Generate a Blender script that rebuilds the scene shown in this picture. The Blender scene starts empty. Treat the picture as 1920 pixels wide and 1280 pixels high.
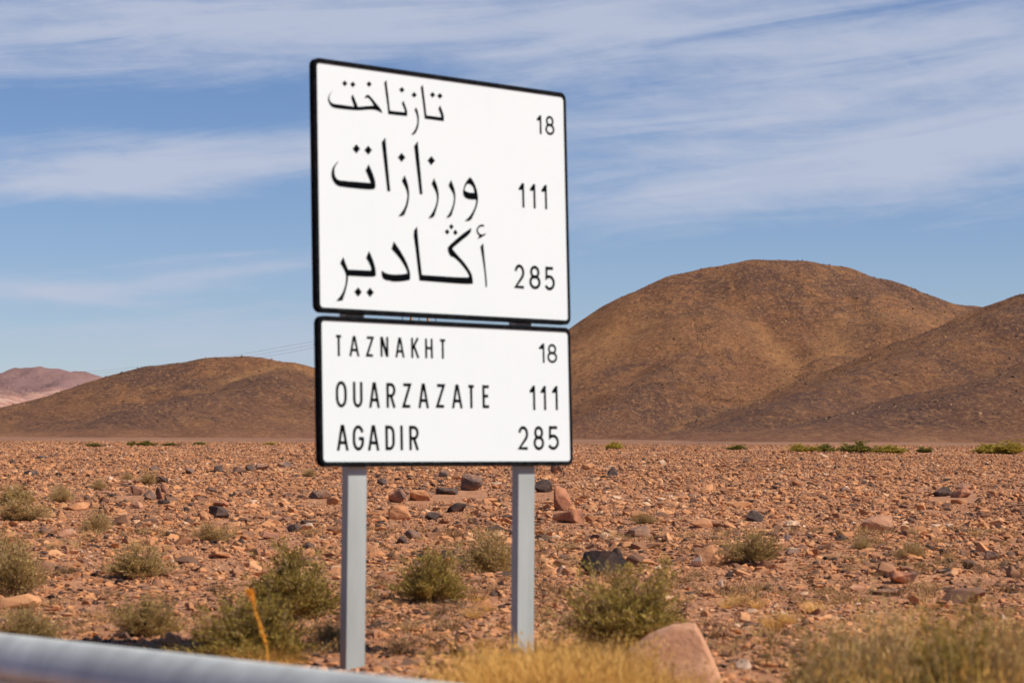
import bpy, bmesh, math, random
import numpy as np
from mathutils import Vector, Matrix, Euler
from mathutils.geometry import tessellate_polygon

EXPO = 0.28
SKY_STR = 0.083
SKY_SAT = 1.12
SKY_TINT = (0.85, 0.83, 0.95, 1)
CLOUD_COL = (5.0, 5.5, 6.85, 1)
CLOUD_A, CLOUD_B = 3.3, 6.2
# banks of cirrus: azimuth, elevation (radians), half width, half height, amount, slope
BANKS = [(0.05, 0.180, 0.7, 0.028, 0.56, 0.0), (-0.155, 0.121, 0.12, 0.012, 0.60, 0.10), (0.15, 0.126, 0.15, 0.026, 0.55, 0.09),
         (-0.13, 0.077, 0.06, 0.007, 0.50, 0.12), (-0.20, 0.068, 0.05, 0.005, 0.45, -0.05), (-0.17, 0.05, 0.12, 0.010, 0.30, 0.0), (-0.15, 0.146, 0.09, 0.007, -0.35, 0.05), (0.12, 0.072, 0.2, 0.016, -0.3, 0.0), (-0.17, 0.100, 0.08, 0.006, -0.3, 0.06)]

S = bpy.context.scene
COL = S.collection
R_ = math.radians
rng = np.random.default_rng(7)
random.seed(7)

# ------------------------------------------------------------------ camera, light, sky
F = 4384.0                      # focal length in photograph pixels (82 mm lens)
EYE = 1.3
PITCH = math.atan(210 / F)
cd = bpy.data.cameras.new('camera')
cam = bpy.data.objects.new('camera', cd)
COL.objects.link(cam)
cam.location = (0, 0, EYE)
cam.rotation_euler = (math.pi / 2 + PITCH, 0, 0)
cd.sensor_width = 36
cd.lens = F / 1920 * 36
cd.clip_start = 0.1
cd.clip_end = 20000
cd.dof.use_dof = True
cd.dof.focus_distance = 48
cd.dof.aperture_fstop = 4.2
S.camera = cam

SUN_AZ = math.atan2(0.95, -0.30)         # compass-like angle of the sun, from +Y towards +X
SUN_EL = R_(47)
sd = Vector((math.sin(SUN_AZ) * math.cos(SUN_EL), math.cos(SUN_AZ) * math.cos(SUN_EL), math.sin(SUN_EL)))
ld = bpy.data.lights.new('sun', 'SUN')
ld.energy = 4.7
ld.angle = R_(0.53)
ld.color = (1.0, 0.93, 0.82)
sun = bpy.data.objects.new('sun', ld)
COL.objects.link(sun)
sun.rotation_euler = sd.to_track_quat('Z', 'Y').to_euler()

W = bpy.data.worlds.new('World')
S.world = W
W.use_nodes = True
nt = W.node_tree
nt.nodes.clear()
def wn(t, **k):
    n = nt.nodes.new(t)
    for a, b in k.items(): setattr(n, a, b)
    return n
def wl(a, b): nt.links.new(a, b)
def wmath(op, a, b=None, c=None):
    n = wn('ShaderNodeMath', operation=op)
    for i, v in enumerate((a, b, c)):
        if v is None: continue
        if isinstance(v, (int, float)): n.inputs[i].default_value = v
        else: wl(v, n.inputs[i])
    return n.outputs[0]
sky = wn('ShaderNodeTexSky', sky_type='NISHITA')
sky.sun_disc = False
sky.sun_elevation = SUN_EL
sky.sun_rotation = SUN_AZ
sky.altitude = 1400
sky.air_density = 1.0
sky.dust_density = 0.35
sky.ozone_density = 3.0
geo = wn('ShaderNodeNewGeometry')
tc = wn('ShaderNodeTexCoord')
sep = wn('ShaderNodeSeparateXYZ')
wl(tc.outputs['Generated'], sep.inputs[0])
X, Y, Z = sep.outputs
az = wmath('ARCTAN2', X, Y)
el = wmath('ARCSINE', wmath('MINIMUM', wmath('MAXIMUM', Z, -1), 1))
def cloud_noise(ka, ke, tilt, detail, rough, off, dist=0.0, scale=1.0):
    u = wmath('MULTIPLY', wmath('ADD', az, wmath('MULTIPLY', el, tilt)), ka)
    v = wmath('MULTIPLY', wmath('ADD', el, wmath('MULTIPLY', az, -tilt * 0.25)), ke)
    c = wn('ShaderNodeCombineXYZ')
    wl(u, c.inputs[0]); wl(v, c.inputs[1]); c.inputs[2].default_value = off
    n = wn('ShaderNodeTexNoise')
    n.inputs['Scale'].default_value = scale
    n.inputs['Detail'].default_value = detail
    n.inputs['Roughness'].default_value = rough
    n.inputs['Distortion'].default_value = dist
    wl(c.outputs[0], n.inputs['Vector'])
    return n.outputs['Fac']
def wramp(x, a, b, lo=0.0, hi=1.0):
    m = wn('ShaderNodeMapRange', interpolation_type='SMOOTHSTEP')
    wl(x, m.inputs[0])
    for i, v in enumerate((a, b, lo, hi)): m.inputs[i + 1].default_value = v
    return m.outputs[0]
big = cloud_noise(5.0, 22.0, 0.55, 3, 0.5, CLOUD_A, 0.4)
fine = cloud_noise(8.0, 75.0, 0.42, 8, 0.57, CLOUD_B, 0.7)
wisp = cloud_noise(38.0, 120.0, -0.9, 6, 0.6, 9.1, 0.6)
# broad veils seen in the photograph, as gentle banks of cirrus (az, el, half width, half height, amount)
banks = None
for (a0, e0, wa, we, amt, slope) in BANKS:
    da = wmath('DIVIDE', wmath('SUBTRACT', az, a0), wa)
    ee = wmath('SUBTRACT', wmath('SUBTRACT', el, e0), wmath('MULTIPLY', wmath('SUBTRACT', az, a0), slope))
    de = wmath('DIVIDE', ee, we)
    r2 = wmath('ADD', wmath('MULTIPLY', da, da), wmath('MULTIPLY', de, de))
    g = wmath('MULTIPLY', wmath('EXPONENT', wmath('MULTIPLY', r2, -1.0)), amt)
    banks = g if banks is None else wmath('ADD', banks, g)
dens = wmath('ADD', wmath('MULTIPLY', wmath('SUBTRACT', big, 0.5), 0.9), wmath('MULTIPLY', wmath('SUBTRACT', fine, 0.5), 1.15))
dens = wmath('ADD', dens, wmath('MULTIPLY', wmath('SUBTRACT', wisp, 0.5), 0.32))
dens = wmath('ADD', dens, banks)
cl = wramp(dens, -0.06, 0.72, 0.0, 0.86)
veil = wramp(el, 0.0, 0.25, 0.10, 0.0)
cl = wmath('MINIMUM', wmath('ADD', cl, veil), 0.9)
hs = wn('ShaderNodeHueSaturation')
hs.inputs['Saturation'].default_value = SKY_SAT
hs.inputs['Value'].default_value = 1.0
wl(sky.outputs[0], hs.inputs['Color'])
tint = wn('ShaderNodeMix', data_type='RGBA', blend_type='MULTIPLY')
tint.inputs[0].default_value = 1.0
wl(hs.outputs[0], tint.inputs[6])
tint.inputs[7].default_value = SKY_TINT
mx = wn('ShaderNodeMix', data_type='RGBA')
wl(cl, mx.inputs[0])
wl(tint.outputs[2], mx.inputs[6])
mx.inputs[7].default_value = CLOUD_COL
bg = wn('ShaderNodeBackground')
bg.inputs[1].default_value = SKY_STR
wl(mx.outputs[2], bg.inputs[0])
out = wn('ShaderNodeOutputWorld')
wl(bg.outputs[0], out.inputs[0])
S.view_settings.view_transform = 'Standard'
S.view_settings.look = 'None'
S.view_settings.gamma = 1
S.view_settings.use_curve_mapping = False
S.view_settings.exposure = EXPO

# ------------------------------------------------------------------ helpers
def tag(o, label=None, cat=None, group=None, kind=None):
    if label: o['label'] = label
    if cat: o['category'] = cat
    if group: o['group'] = group
    if kind: o['kind'] = kind
    return o
def empty(name, loc, rz=0.0):
    o = bpy.data.objects.new(name, None)
    o.location = loc
    o.rotation_euler = (0, 0, rz)
    o.empty_display_size = 0.1
    COL.objects.link(o)
    return o
def obj(name, me, mat=None, parent=None, loc=None):
    if mat is not None and len(me.materials) == 0: me.materials.append(mat)
    o = bpy.data.objects.new(name, me)
    COL.objects.link(o)
    if parent is not None: o.parent = parent
    if loc is not None: o.location = loc
    return o
def pymesh(name, v, f, smooth=False):
    me = bpy.data.meshes.new(name)
    me.from_pydata([tuple(map(float, p)) for p in v], [], f)
    if smooth: me.polygons.foreach_set('use_smooth', [True] * len(me.polygons))
    me.update()
    return me
def npmesh(name, V, Fq, smooth=False):
    """fast mesh from an (n,3) array and an (m,k) face array"""
    me = bpy.data.meshes.new(name)
    V = np.asarray(V, np.float32); Fq = np.asarray(Fq, np.int32)
    m, k = Fq.shape
    me.vertices.add(len(V)); me.vertices.foreach_set('co', V.ravel())
    me.loops.add(m * k); me.loops.foreach_set('vertex_index', Fq.ravel())
    me.polygons.add(m)
    me.polygons.foreach_set('loop_start', np.arange(0, m * k, k, dtype=np.int32))
    me.polygons.foreach_set('loop_total', np.full(m, k, np.int32))
    me.polygons.foreach_set('use_smooth', np.full(m, smooth))
    me.update(calc_edges=True)
    me.validate()
    return me
def bm_mesh(name, bm, smooth=False):
    me = bpy.data.meshes.new(name)
    bm.normal_update()
    bm.to_mesh(me); bm.free()
    if smooth: me.polygons.foreach_set('use_smooth', [True] * len(me.polygons))
    return me
def smooth01(t):
    t = np.clip(t, 0, 1)
    return t * t * (3 - 2 * t)

# value noise, vectorised
def vnoise(x, y, seed=0):
    xi = np.floor(x).astype(np.int64); yi = np.floor(y).astype(np.int64)
    xf = x - xi; yf = y - yi
    u = xf * xf * xf * (xf * (xf * 6 - 15) + 10); v = yf * yf * yf * (yf * (yf * 6 - 15) + 10)
    def h(a, b):
        n = (a * 374761393 + b * 668265263 + seed * 1442695041) & 0xffffffff
        n = ((n ^ (n >> 13)) * 1274126177) & 0xffffffff
        n = n ^ (n >> 16)
        return (n & 0xffffff) / float(0xffffff)
    a = h(xi, yi); b = h(xi + 1, yi); c = h(xi, yi + 1); d = h(xi + 1, yi + 1)
    return (a * (1 - u) + b * u) * (1 - v) + (c * (1 - u) + d * u) * v
def fbm(x, y, oct=4, seed=0, gain=0.5):
    s = 0; a = 1; t = 0
    for i in range(oct):
        s = s + a * (vnoise(x, y, seed + i * 17) - 0.5) * 2; t += a
        x = x * 2.03 + 11.3; y = y * 2.03 - 7.1; a *= gain
    return s / t

# ------------------------------------------------------------------ materials
class M:
    def __init__(s, name, rough=0.9, spec=0.3):
        s.m = bpy.data.materials.new(name)
        s.m.use_nodes = True
        s.t = s.m.node_tree
        s.p = s.t.nodes['Principled BSDF']
        s.p.inputs['Roughness'].default_value = rough
        s.p.inputs['Specular IOR Level'].default_value = spec
    def n(s, t, **k):
        q = s.t.nodes.new(t)
        for a, b in k.items(): setattr(q, a, b)
        return q
    def l(s, a, b): s.t.links.new(a, b)
    def put(s, sock, v):
        if isinstance(v, bpy.types.NodeSocket): s.l(v, sock)
        else: sock.default_value = v
    def pos(s): return s.n('ShaderNodeNewGeometry').outputs['Position']
    def objc(s): return s.n('ShaderNodeTexCoord').outputs['Object']
    def scale(s, vec, sc):
        q = s.n('ShaderNodeVectorMath', operation='MULTIPLY')
        s.l(vec, q.inputs[0]); q.inputs[1].default_value = sc
        return q.outputs[0]
    def noise(s, vec, scale, detail=4, rough=0.55, dist=0.0, what='Fac'):
        q = s.n('ShaderNodeTexNoise')
        s.l(vec, q.inputs['Vector'])
        q.inputs['Scale'].default_value = scale; q.inputs['Detail'].default_value = detail
        q.inputs['Roughness'].default_value = rough; q.inputs['Distortion'].default_value = dist
        return q.outputs[what]
    def vor(s, vec, scale, feature='F1', what='Distance', rand=1.0):
        q = s.n('ShaderNodeTexVoronoi', feature=feature)
        s.l(vec, q.inputs['Vector']); q.inputs['Scale'].default_value = scale
        q.inputs['Randomness'].default_value = rand
        return q.outputs[what]
    def ramp(s, x, stops, interp='LINEAR'):
        q = s.n('ShaderNodeValToRGB')
        s.l(x, q.inputs[0])
        cr = q.color_ramp; cr.interpolation = interp
        while len(cr.elements) < len(stops): cr.elements.new(0.5)
        for e, (p, c) in zip(cr.elements, stops):
            e.position = p; e.color = (*c, 1) if len(c) == 3 else c
        return q.outputs[0]
    def maprange(s, x, a, b, lo=0.0, hi=1.0):
        q = s.n('ShaderNodeMapRange'); s.l(x, q.inputs[0])
        for i, v in enumerate((a, b, lo, hi)): q.inputs[i + 1].default_value = v
        return q.outputs[0]
    def math(s, op, a, b=0.0):
        q = s.n('ShaderNodeMath', operation=op); s.put(q.inputs[0], a); s.put(q.inputs[1], b)
        return q.outputs[0]
    def mix(s, f, a, b, mode='MIX'):
        q = s.n('ShaderNodeMix', data_type='RGBA', blend_type=mode)
        s.put(q.inputs[0], f)
        s.put(q.inputs[6], (*a, 1) if isinstance(a, tuple) else a)
        s.put(q.inputs[7], (*b, 1) if isinstance(b, tuple) else b)
        return q.outputs[2]
    def attr(s, name, what='Fac', typ='GEOMETRY'):
        q = s.n('ShaderNodeAttribute', attribute_name=name, attribute_type=typ)
        return q.outputs[what]
    def rand(s): return s.n('ShaderNodeObjectInfo').outputs['Random']
    def bump(s, h, strength=0.5, dist=0.02):
        q = s.n('ShaderNodeBump'); s.l(h, q.inputs['Height'])
        q.inputs['Strength'].default_value = strength; q.inputs['Distance'].default_value = dist
        s.l(q.outputs[0], s.p.inputs['Normal'])
    def col(s, c): s.put(s.p.inputs['Base Color'], (*c, 1) if isinstance(c, tuple) else c); return s.m
def plain(name, c, rough=0.7, metal=0.0, spec=0.3):
    m = M(name, rough, spec); m.p.inputs['Metallic'].default_value = metal
    return m.col(c)

def mat_ground():
    m = M('stony_soil', 0.95, 0.15)
    p = m.pos()
    flat = m.scale(p, (1, 1, 0.2))
    big = m.noise(flat, 0.06, 4)
    c = m.ramp(m.noise(flat, 1.3, 6, 0.65), [(0.3, (0.22, 0.092, 0.045)), (0.5, (0.33, 0.138, 0.062)), (0.7, (0.45, 0.205, 0.092))])
    # small gravel: cells of differing tone
    v = m.vor(flat, 17, what='Color')
    g = m.n('ShaderNodeSeparateColor'); m.l(v, g.inputs[0])
    c2 = m.ramp(g.outputs[0], [(0.0, (0.13, 0.07, 0.045)), (0.25, (0.30, 0.14, 0.075)), (0.6, (0.47, 0.21, 0.105)), (1.0, (0.60, 0.34, 0.20))])
    c = m.mix(0.55, c, c2)
    v3 = m.vor(flat, 3.6, what='Color')
    g3 = m.n('ShaderNodeSeparateColor'); m.l(v3, g3.inputs[0])
    c3 = m.ramp(g3.outputs[1], [(0.0, (0.16, 0.09, 0.06)), (0.35, (0.36, 0.17, 0.09)), (1.0, (0.52, 0.25, 0.135))])
    c = m.mix(0.3, c, c3)
    # far plain turns a duller brown
    sp = m.n('ShaderNodeSeparateXYZ'); m.l(p, sp.inputs[0])
    far = m.maprange(sp.outputs[1], 150, 250)
    cf = m.ramp(m.noise(m.scale(p, (1, 0.35, 1)), 0.03, 9, 0.75), [(0.35, (0.18, 0.092, 0.060)), (0.5, (0.25, 0.125, 0.075)), (0.62, (0.35, 0.185, 0.10))])
    spk = m.n('ShaderNodeSeparateColor'); m.l(m.vor(m.scale(p, (1, 1, 0)), 0.9, what='Color'), spk.inputs[0])
    cf = m.mix(m.maprange(spk.outputs[0], 0.45, 1.0, 0.0, 0.7), cf, (0.08, 0.045, 0.034))
    c = m.mix(far, c, cf)
    c = m.mix(m.maprange(big, 0.4, 0.65, 0.0, 0.35), c, (0.48, 0.235, 0.115))
    h = m.math('ADD', m.math('MULTIPLY', m.vor(flat, 17), 0.6), m.noise(flat, 5, 8, 0.7))
    m.bump(h, 0.8, 0.05)
    return m.col(c)

ROCK_STOPS = [(0.0, (0.045, 0.026, 0.018)), (0.04, (0.095, 0.052, 0.033)), (0.15, (0.22, 0.108, 0.060)), (0.38, (0.36, 0.160, 0.074)),
              (0.60, (0.51, 0.215, 0.086)), (0.84, (0.58, 0.262, 0.108)), (0.96, (0.59, 0.315, 0.155)), (1.0, (0.62, 0.40, 0.25))]
def mat_rubble():
    m = M('rubble_stone', 0.85, 0.25)
    p = m.pos()
    r = m.rand()
    patch = m.maprange(m.noise(m.scale(p, (1, 1, 0)), 0.16, 3), 0.3, 0.7, -0.18, 0.14)
    c = m.ramp(m.math('ADD', r, patch), ROCK_STOPS)
    o = m.objc()
    n = m.noise(p, 9, 5, 0.65)
    c = m.mix(m.maprange(n, 0.35, 0.7, 0.0, 0.45), c, m.mix(0.5, c, (0.10, 0.06, 0.05)))
    m.bump(m.noise(p, 26, 5, 0.7), 0.45, 0.02)
    return m.col(c)
def mat_rock(name, a, b, c_, patchiness=0.5, dark=None, bumpd=0.02):
    m = M(name, 0.85, 0.25)
    p = m.pos()
    n = m.noise(p, 6, 7, 0.62, 0.4)
    c = m.ramp(n, [(0.3, a), (0.5, b), (0.72, c_)])
    if dark:
        s = m.noise(p, 2.4, 5, 0.6, 0.8)
        c = m.mix(m.maprange(s, 0.5 - patchiness * 0.15, 0.62), c, dark)
    c = m.mix(m.maprange(m.noise(p, 45, 3, 0.7), 0.45, 0.75, 0, 0.35), c, (0.09, 0.055, 0.045))
    m.bump(m.noise(p, 18, 8, 0.72), 0.6, bumpd)
    return m.col(c)
def mat_hill():
    m = M('hillside', 0.97, 0.1)
    p = m.pos()
    v = m.attr('valley'); rk = m.attr('rocky')
    a = m.noise(p, 0.016, 9, 0.70, 0.5)
    b = m.noise(p, 0.30, 9, 0.85, 0.1)
    c = m.ramp(a, [(0.36, (0.208, 0.092, 0.051)), (0.5, (0.293, 0.132, 0.063)), (0.66, (0.372, 0.172, 0.075))])
    c = m.mix(m.maprange(b, 0.46, 0.64, 0.0, 0.5), c, (0.455, 0.213, 0.089))
    c = m.mix(m.maprange(b, 0.50, 0.36, 0.0, 0.5), c, (0.155, 0.075, 0.047))
    c = m.mix(m.math('MULTIPLY', m.attr('apron'), 0.8), c, m.ramp(m.noise(m.scale(p, (1, 0.3, 1)), 0.05, 8, 0.75), [(0.35, (0.167, 0.081, 0.054)), (0.55, (0.240, 0.114, 0.069)), (0.7, (0.396, 0.190, 0.084))]))
    # gullies: streaks running down the slope
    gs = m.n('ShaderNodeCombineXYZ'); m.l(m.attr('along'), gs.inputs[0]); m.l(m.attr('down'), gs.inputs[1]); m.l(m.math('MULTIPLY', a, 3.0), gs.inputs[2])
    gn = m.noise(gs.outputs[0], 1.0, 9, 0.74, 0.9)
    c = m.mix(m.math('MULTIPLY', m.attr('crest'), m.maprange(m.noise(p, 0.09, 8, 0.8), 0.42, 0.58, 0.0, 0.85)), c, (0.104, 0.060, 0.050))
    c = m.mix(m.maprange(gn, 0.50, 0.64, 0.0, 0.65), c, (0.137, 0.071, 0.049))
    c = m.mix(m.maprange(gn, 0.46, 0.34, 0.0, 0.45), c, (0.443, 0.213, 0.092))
    # strata: thin broken bands of darker rock lying across the slope
    st = m.noise(m.scale(p, (0.25, 0.25, 2.6)), 0.10, 8, 0.78, 2.2)
    c = m.mix(m.math('MULTIPLY', m.maprange(st, 0.53, 0.60, 0.0, 0.8), m.maprange(rk, 0.35, 0.75)), c, (0.119, 0.067, 0.053))
    d = m.math('ADD', m.noise(p, 0.04, 10, 0.80, 1.0), m.math('MULTIPLY', rk, 0.16))
    c = m.mix(m.maprange(d, 0.57, 0.68, 0.0, 0.8), c, (0.125, 0.069, 0.053))
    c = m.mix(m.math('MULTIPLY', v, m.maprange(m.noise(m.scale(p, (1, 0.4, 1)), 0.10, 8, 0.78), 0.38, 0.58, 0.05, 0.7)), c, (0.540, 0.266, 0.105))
    c = m.mix(m.attr('foot'), c, m.ramp(m.noise(m.scale(p, (1, 0.25, 1)), 0.035, 6, 0.6), [(0.35, (0.202, 0.092, 0.058)), (0.5, (0.270, 0.125, 0.073)), (0.62, (0.372, 0.179, 0.094))]))
    # speckle of stones and tufts
    for sc, k in ((1.3, 0.55), (0.7, 0.35)):
        sp = m.vor(p, sc, what='Color'); g = m.n('ShaderNodeSeparateColor'); m.l(sp, g.inputs[0])
        c = m.mix(m.maprange(g.outputs[0], 0.72, 0.98, 0.0, k), c, (0.089, 0.048, 0.035))
        c = m.mix(m.maprange(g.outputs[1], 0.78, 0.98, 0.0, k), c, (0.527, 0.272, 0.126))
    h = m.math('ADD', m.noise(p, 0.16, 9, 0.82), m.math('MULTIPLY', gn, 1.2))
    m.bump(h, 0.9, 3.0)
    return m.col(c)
def mat_mountain():
    m = M('pink_mountain_rock', 0.97, 0.1)
    p = m.pos()
    st = m.attr('strata')
    w = m.n('ShaderNodeTexWave', wave_type='BANDS', bands_direction='X')
    cx = m.n('ShaderNodeCombineXYZ'); m.l(st, cx.inputs[0]); m.l(m.noise(p, 0.004, 3), cx.inputs[1])
    m.l(cx.outputs[0], w.inputs['Vector'])
    w.inputs['Scale'].default_value = 2.6; w.inputs['Distortion'].default_value = 1.6; w.inputs['Detail'].default_value = 3
    w.inputs['Detail Scale'].default_value = 1.4
    low = m.attr('low')
    c = m.mix(low, (0.25, 0.145, 0.13), (0.35, 0.18, 0.135))
    c = m.mix(m.math('MULTIPLY', m.maprange(w.outputs['Fac'], 0.5, 0.9, 0.0, 0.5), low), c, (0.56, 0.385, 0.31))
    n = m.noise(p, 0.02, 7, 0.7)
    c = m.mix(m.maprange(n, 0.5, 0.68, 0.0, 0.5), c, (0.20, 0.125, 0.135))
    m.bump(m.noise(p, 0.03, 8, 0.7), 0.8, 9)
    return m.col(c)

def mat_leaf(name, stops, transl=0.25, vary=0.2):
    m = M(name, 0.75, 0.15)
    p = m.pos(); o = m.objc()
    r = m.rand()
    n = m.noise(o, 5.0, 4, 0.7)
    w = m.n('ShaderNodeTexWhiteNoise'); m.l(m.attr('lid'), w.inputs['Vector'])
    x = m.math('ADD', m.math('MULTIPLY', n, 0.6), m.math('MULTIPLY', m.attr('lid'), 0.4))
    x = m.math('ADD', x, m.math('MULTIPLY', m.math('SUBTRACT', r, 0.5), vary))
    c = m.ramp(x, stops)
    m.col(c)
    tr = m.n('ShaderNodeBsdfTranslucent'); m.l(c, tr.inputs[0])
    ms = m.n('ShaderNodeMixShader'); ms.inputs[0].default_value = transl
    m.l(m.p.outputs[0], ms.inputs[1]); m.l(tr.outputs[0], ms.inputs[2])
    m.l(ms.outputs[0], m.t.nodes['Material Output'].inputs[0])
    return m.m

MAT = {}
MAT['ground'] = mat_ground()
MAT['rubble'] = mat_rubble()
MAT['rock_orange'] = mat_rock('orange_sandstone', (0.36, 0.15, 0.066), (0.48, 0.21, 0.092), (0.56, 0.28, 0.135))
MAT['rock_red'] = mat_rock('red_sandstone', (0.28, 0.11, 0.058), (0.41, 0.165, 0.082), (0.50, 0.22, 0.11), 0.3, (0.14, 0.075, 0.055))
MAT['rock_brown'] = mat_rock('brown_rock', (0.20, 0.11, 0.075), (0.31, 0.165, 0.10), (0.42, 0.22, 0.13), 0.5, (0.12, 0.08, 0.065))
MAT['rock_dark'] = mat_rock('dark_varnished_rock', (0.045, 0.030, 0.026), (0.085, 0.055, 0.043), (0.17, 0.09, 0.06))
MAT['rock_varnish'] = mat_rock('red_rock_with_black_varnish', (0.045, 0.026, 0.022), (0.085, 0.042, 0.03), (0.17, 0.075, 0.045), 0.2, (0.022, 0.018, 0.018))
MAT['rock_pink'] = mat_rock('pink_sandstone', (0.40, 0.18, 0.10), (0.49, 0.235, 0.13), (0.58, 0.315, 0.185))
MAT['rock_black'] = mat_rock('black_varnished_rock', (0.014, 0.010, 0.009), (0.030, 0.018, 0.013), (0.11, 0.048, 0.026), 0.2, (0.010, 0.008, 0.007))
MAT['rock_black'].node_tree.nodes['Principled BSDF'].inputs['Roughness'].default_value = 0.5
MAT['rock_boulder'] = mat_rock('tan_pink_sandstone', (0.42, 0.19, 0.10), (0.52, 0.255, 0.138), (0.62, 0.345, 0.20), 0.1, None, 0.03)
MAT['rock_pale'] = mat_rock('pale_stone', (0.44, 0.29, 0.20), (0.55, 0.38, 0.27), (0.64, 0.48, 0.37))
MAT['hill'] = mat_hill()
MAT['mountain'] = mat_mountain()
MAT['leaf_green'] = mat_leaf('olive_green_leaves', [(0.2, (0.16, 0.112, 0.024)), (0.45, (0.29, 0.205, 0.042)), (0.65, (0.42, 0.295, 0.070)), (0.85, (0.56, 0.40, 0.12))])
MAT['leaf_dry'] = mat_leaf('dry_straw_leaves', [(0.2, (0.30, 0.19, 0.068)), (0.5, (0.48, 0.31, 0.115)), (0.8, (0.64, 0.43, 0.18))])
MAT['leaf_brown'] = mat_leaf('dry_brown_leaves', [(0.2, (0.23, 0.15, 0.050)), (0.5, (0.40, 0.265, 0.088)), (0.8, (0.56, 0.38, 0.145))])
MAT['leaf_far'] = mat_leaf('yellow_green_leaves', [(0.2, (0.26, 0.20, 0.03)), (0.5, (0.44, 0.33, 0.05)), (0.8, (0.60, 0.45, 0.10))])
MAT['leaf_far_dark'] = mat_leaf('deep_green_leaves', [(0.2, (0.12, 0.105, 0.022)), (0.5, (0.22, 0.19, 0.035)), (0.8, (0.34, 0.28, 0.065))])
MAT['grass_gold'] = mat_leaf('golden_grass', [(0.15, (0.48, 0.25, 0.06)), (0.5, (0.72, 0.42, 0.11)), (0.85, (0.84, 0.56, 0.19))], 0.35, 0.45)
MAT['grass_olive'] = mat_leaf('olive_grass', [(0.12, (0.17, 0.115, 0.035)), (0.5, (0.40, 0.255, 0.075)), (0.88, (0.70, 0.42, 0.13))], 0.35, 0.6)
MAT['sprig'] = mat_leaf('brown_sprigs', [(0.15, (0.16, 0.09, 0.045)), (0.5, (0.34, 0.20, 0.085)), (0.85, (0.54, 0.34, 0.14))], 0.2, 0.6)
MAT['stem'] = plain('dry_stems', (0.36, 0.24, 0.13), 0.9)
MAT['stem_dark'] = plain('dark_stems', (0.10, 0.07, 0.045), 0.9)

def mat_galv(name, base, spread, rough=0.5, metal=0.25, streak=1.0):
    m = M(name, rough, 0.4)
    p = m.pos()
    n = m.noise(m.scale(p, (1, 1, 0.35)), 3.0, 5, 0.6)
    n2 = m.noise(m.scale(p, (1, 1, 0.12)), 7.0, 4, 0.6)
    lo = tuple(x * (1 - spread) for x in base); hi = tuple(min(1, x * (1 + spread)) for x in base)
    c = m.ramp(m.math('ADD', m.math('MULTIPLY', n, 0.5), m.math('MULTIPLY', n2, 0.5)), [(0.35, lo), (0.65, hi)])
    m.p.inputs['Metallic'].default_value = metal
    return m.col(c)
MAT['post'] = mat_galv('galvanised_post', (0.335, 0.36, 0.35), 0.15, 0.6, 0.0)
MAT['rail'] = mat_galv('galvanised_rail', (0.53, 0.54, 0.505), 0.22, 0.5, 0.0)
MAT['white'] = None
def mat_board():
    m = M('white_sign_face', 0.45, 0.35)
    n = m.math('ADD', m.math('MULTIPLY', m.noise(m.pos(), 2.0, 5, 0.6), 0.6), m.math('MULTIPLY', m.noise(m.scale(m.pos(), (1, 1, 0.08)), 14.0, 5, 0.7), 0.4))
    return m.col(m.ramp(n, [(0.36, (0.670, 0.728, 0.735)), (0.5, (0.68, 0.736, 0.742)), (0.7, (0.688, 0.742, 0.748))]))
MAT['white'] = mat_board()
def mat_black():
    m = M('black_enamel', 0.8, 0.04)
    n = m.noise(m.pos(), 30, 5, 0.7)
    return m.col(m.ramp(n, [(0.45, (0.005, 0.0055, 0.007)), (0.8, (0.022, 0.023, 0.025))]))
MAT['black'] = mat_black()
MAT['print'] = plain('black_print', (0.004, 0.005, 0.006), 1.0, 0.0, 0.0)

# ------------------------------------------------------------------ terrain
def relief(x, y):
    r = np.hypot(x, y)
    k = smooth01((r - 4) / 8)
    off = 0.740 * x + 0.673 * y                       # distance from the camera's lane towards the field
    k = k * smooth01((off - 4.2) / 3.0)
    return k * (0.10 * fbm(x * 0.16, y * 0.16, 3, 5) + 0.045 * fbm(x * 0.8, y * 0.8, 3, 9))
def gz(x, y):
    x = np.asarray(x, float); y = np.asarray(y, float)
    yy = np.maximum(y, 0.0)
    near = 1.804 * (np.minimum(yy, 170) / 170) ** 1.2
    far = EYE + (13 + 15 * (1 - np.exp(-(np.maximum(yy, 170) - 170) / 220.0))) / F * np.maximum(yy, 170)
    z = np.where(yy < 170, near, far)
    tilt = -0.0052 * np.clip(x, -300, 300) * smooth01(yy / 60) * (1 - smooth01((yy - 500) / 900))
    return z + tilt + relief(x, y)
def ray(px, py):
    a, c = (px - 960) / F, -(py - 640) / F
    return Vector((a, math.cos(PITCH) - math.sin(PITCH) * c, math.sin(PITCH) + math.cos(PITCH) * c))
def at(px, py, d=None):
    """point of the ground seen in direction (px, py) of the photograph, or the point at depth d"""
    w = ray(px, py)
    if d is not None: return Vector((w.x / w.y * d, d, EYE + w.z / w.y * d))
    lo, t = 4.0, 4.0
    while t < 2500:
        q = w * t
        if EYE + q.z < float(gz(q.x, q.y)): break
        lo = t; t *= 1.01
    hi = t
    for _ in range(20):
        mid = (lo + hi) / 2; q = w * mid
        if EYE + q.z < float(gz(q.x, q.y)): hi = mid
        else: lo = mid
    q = w * lo
    return Vector((q.x, q.y, float(gz(q.x, q.y))))

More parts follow.
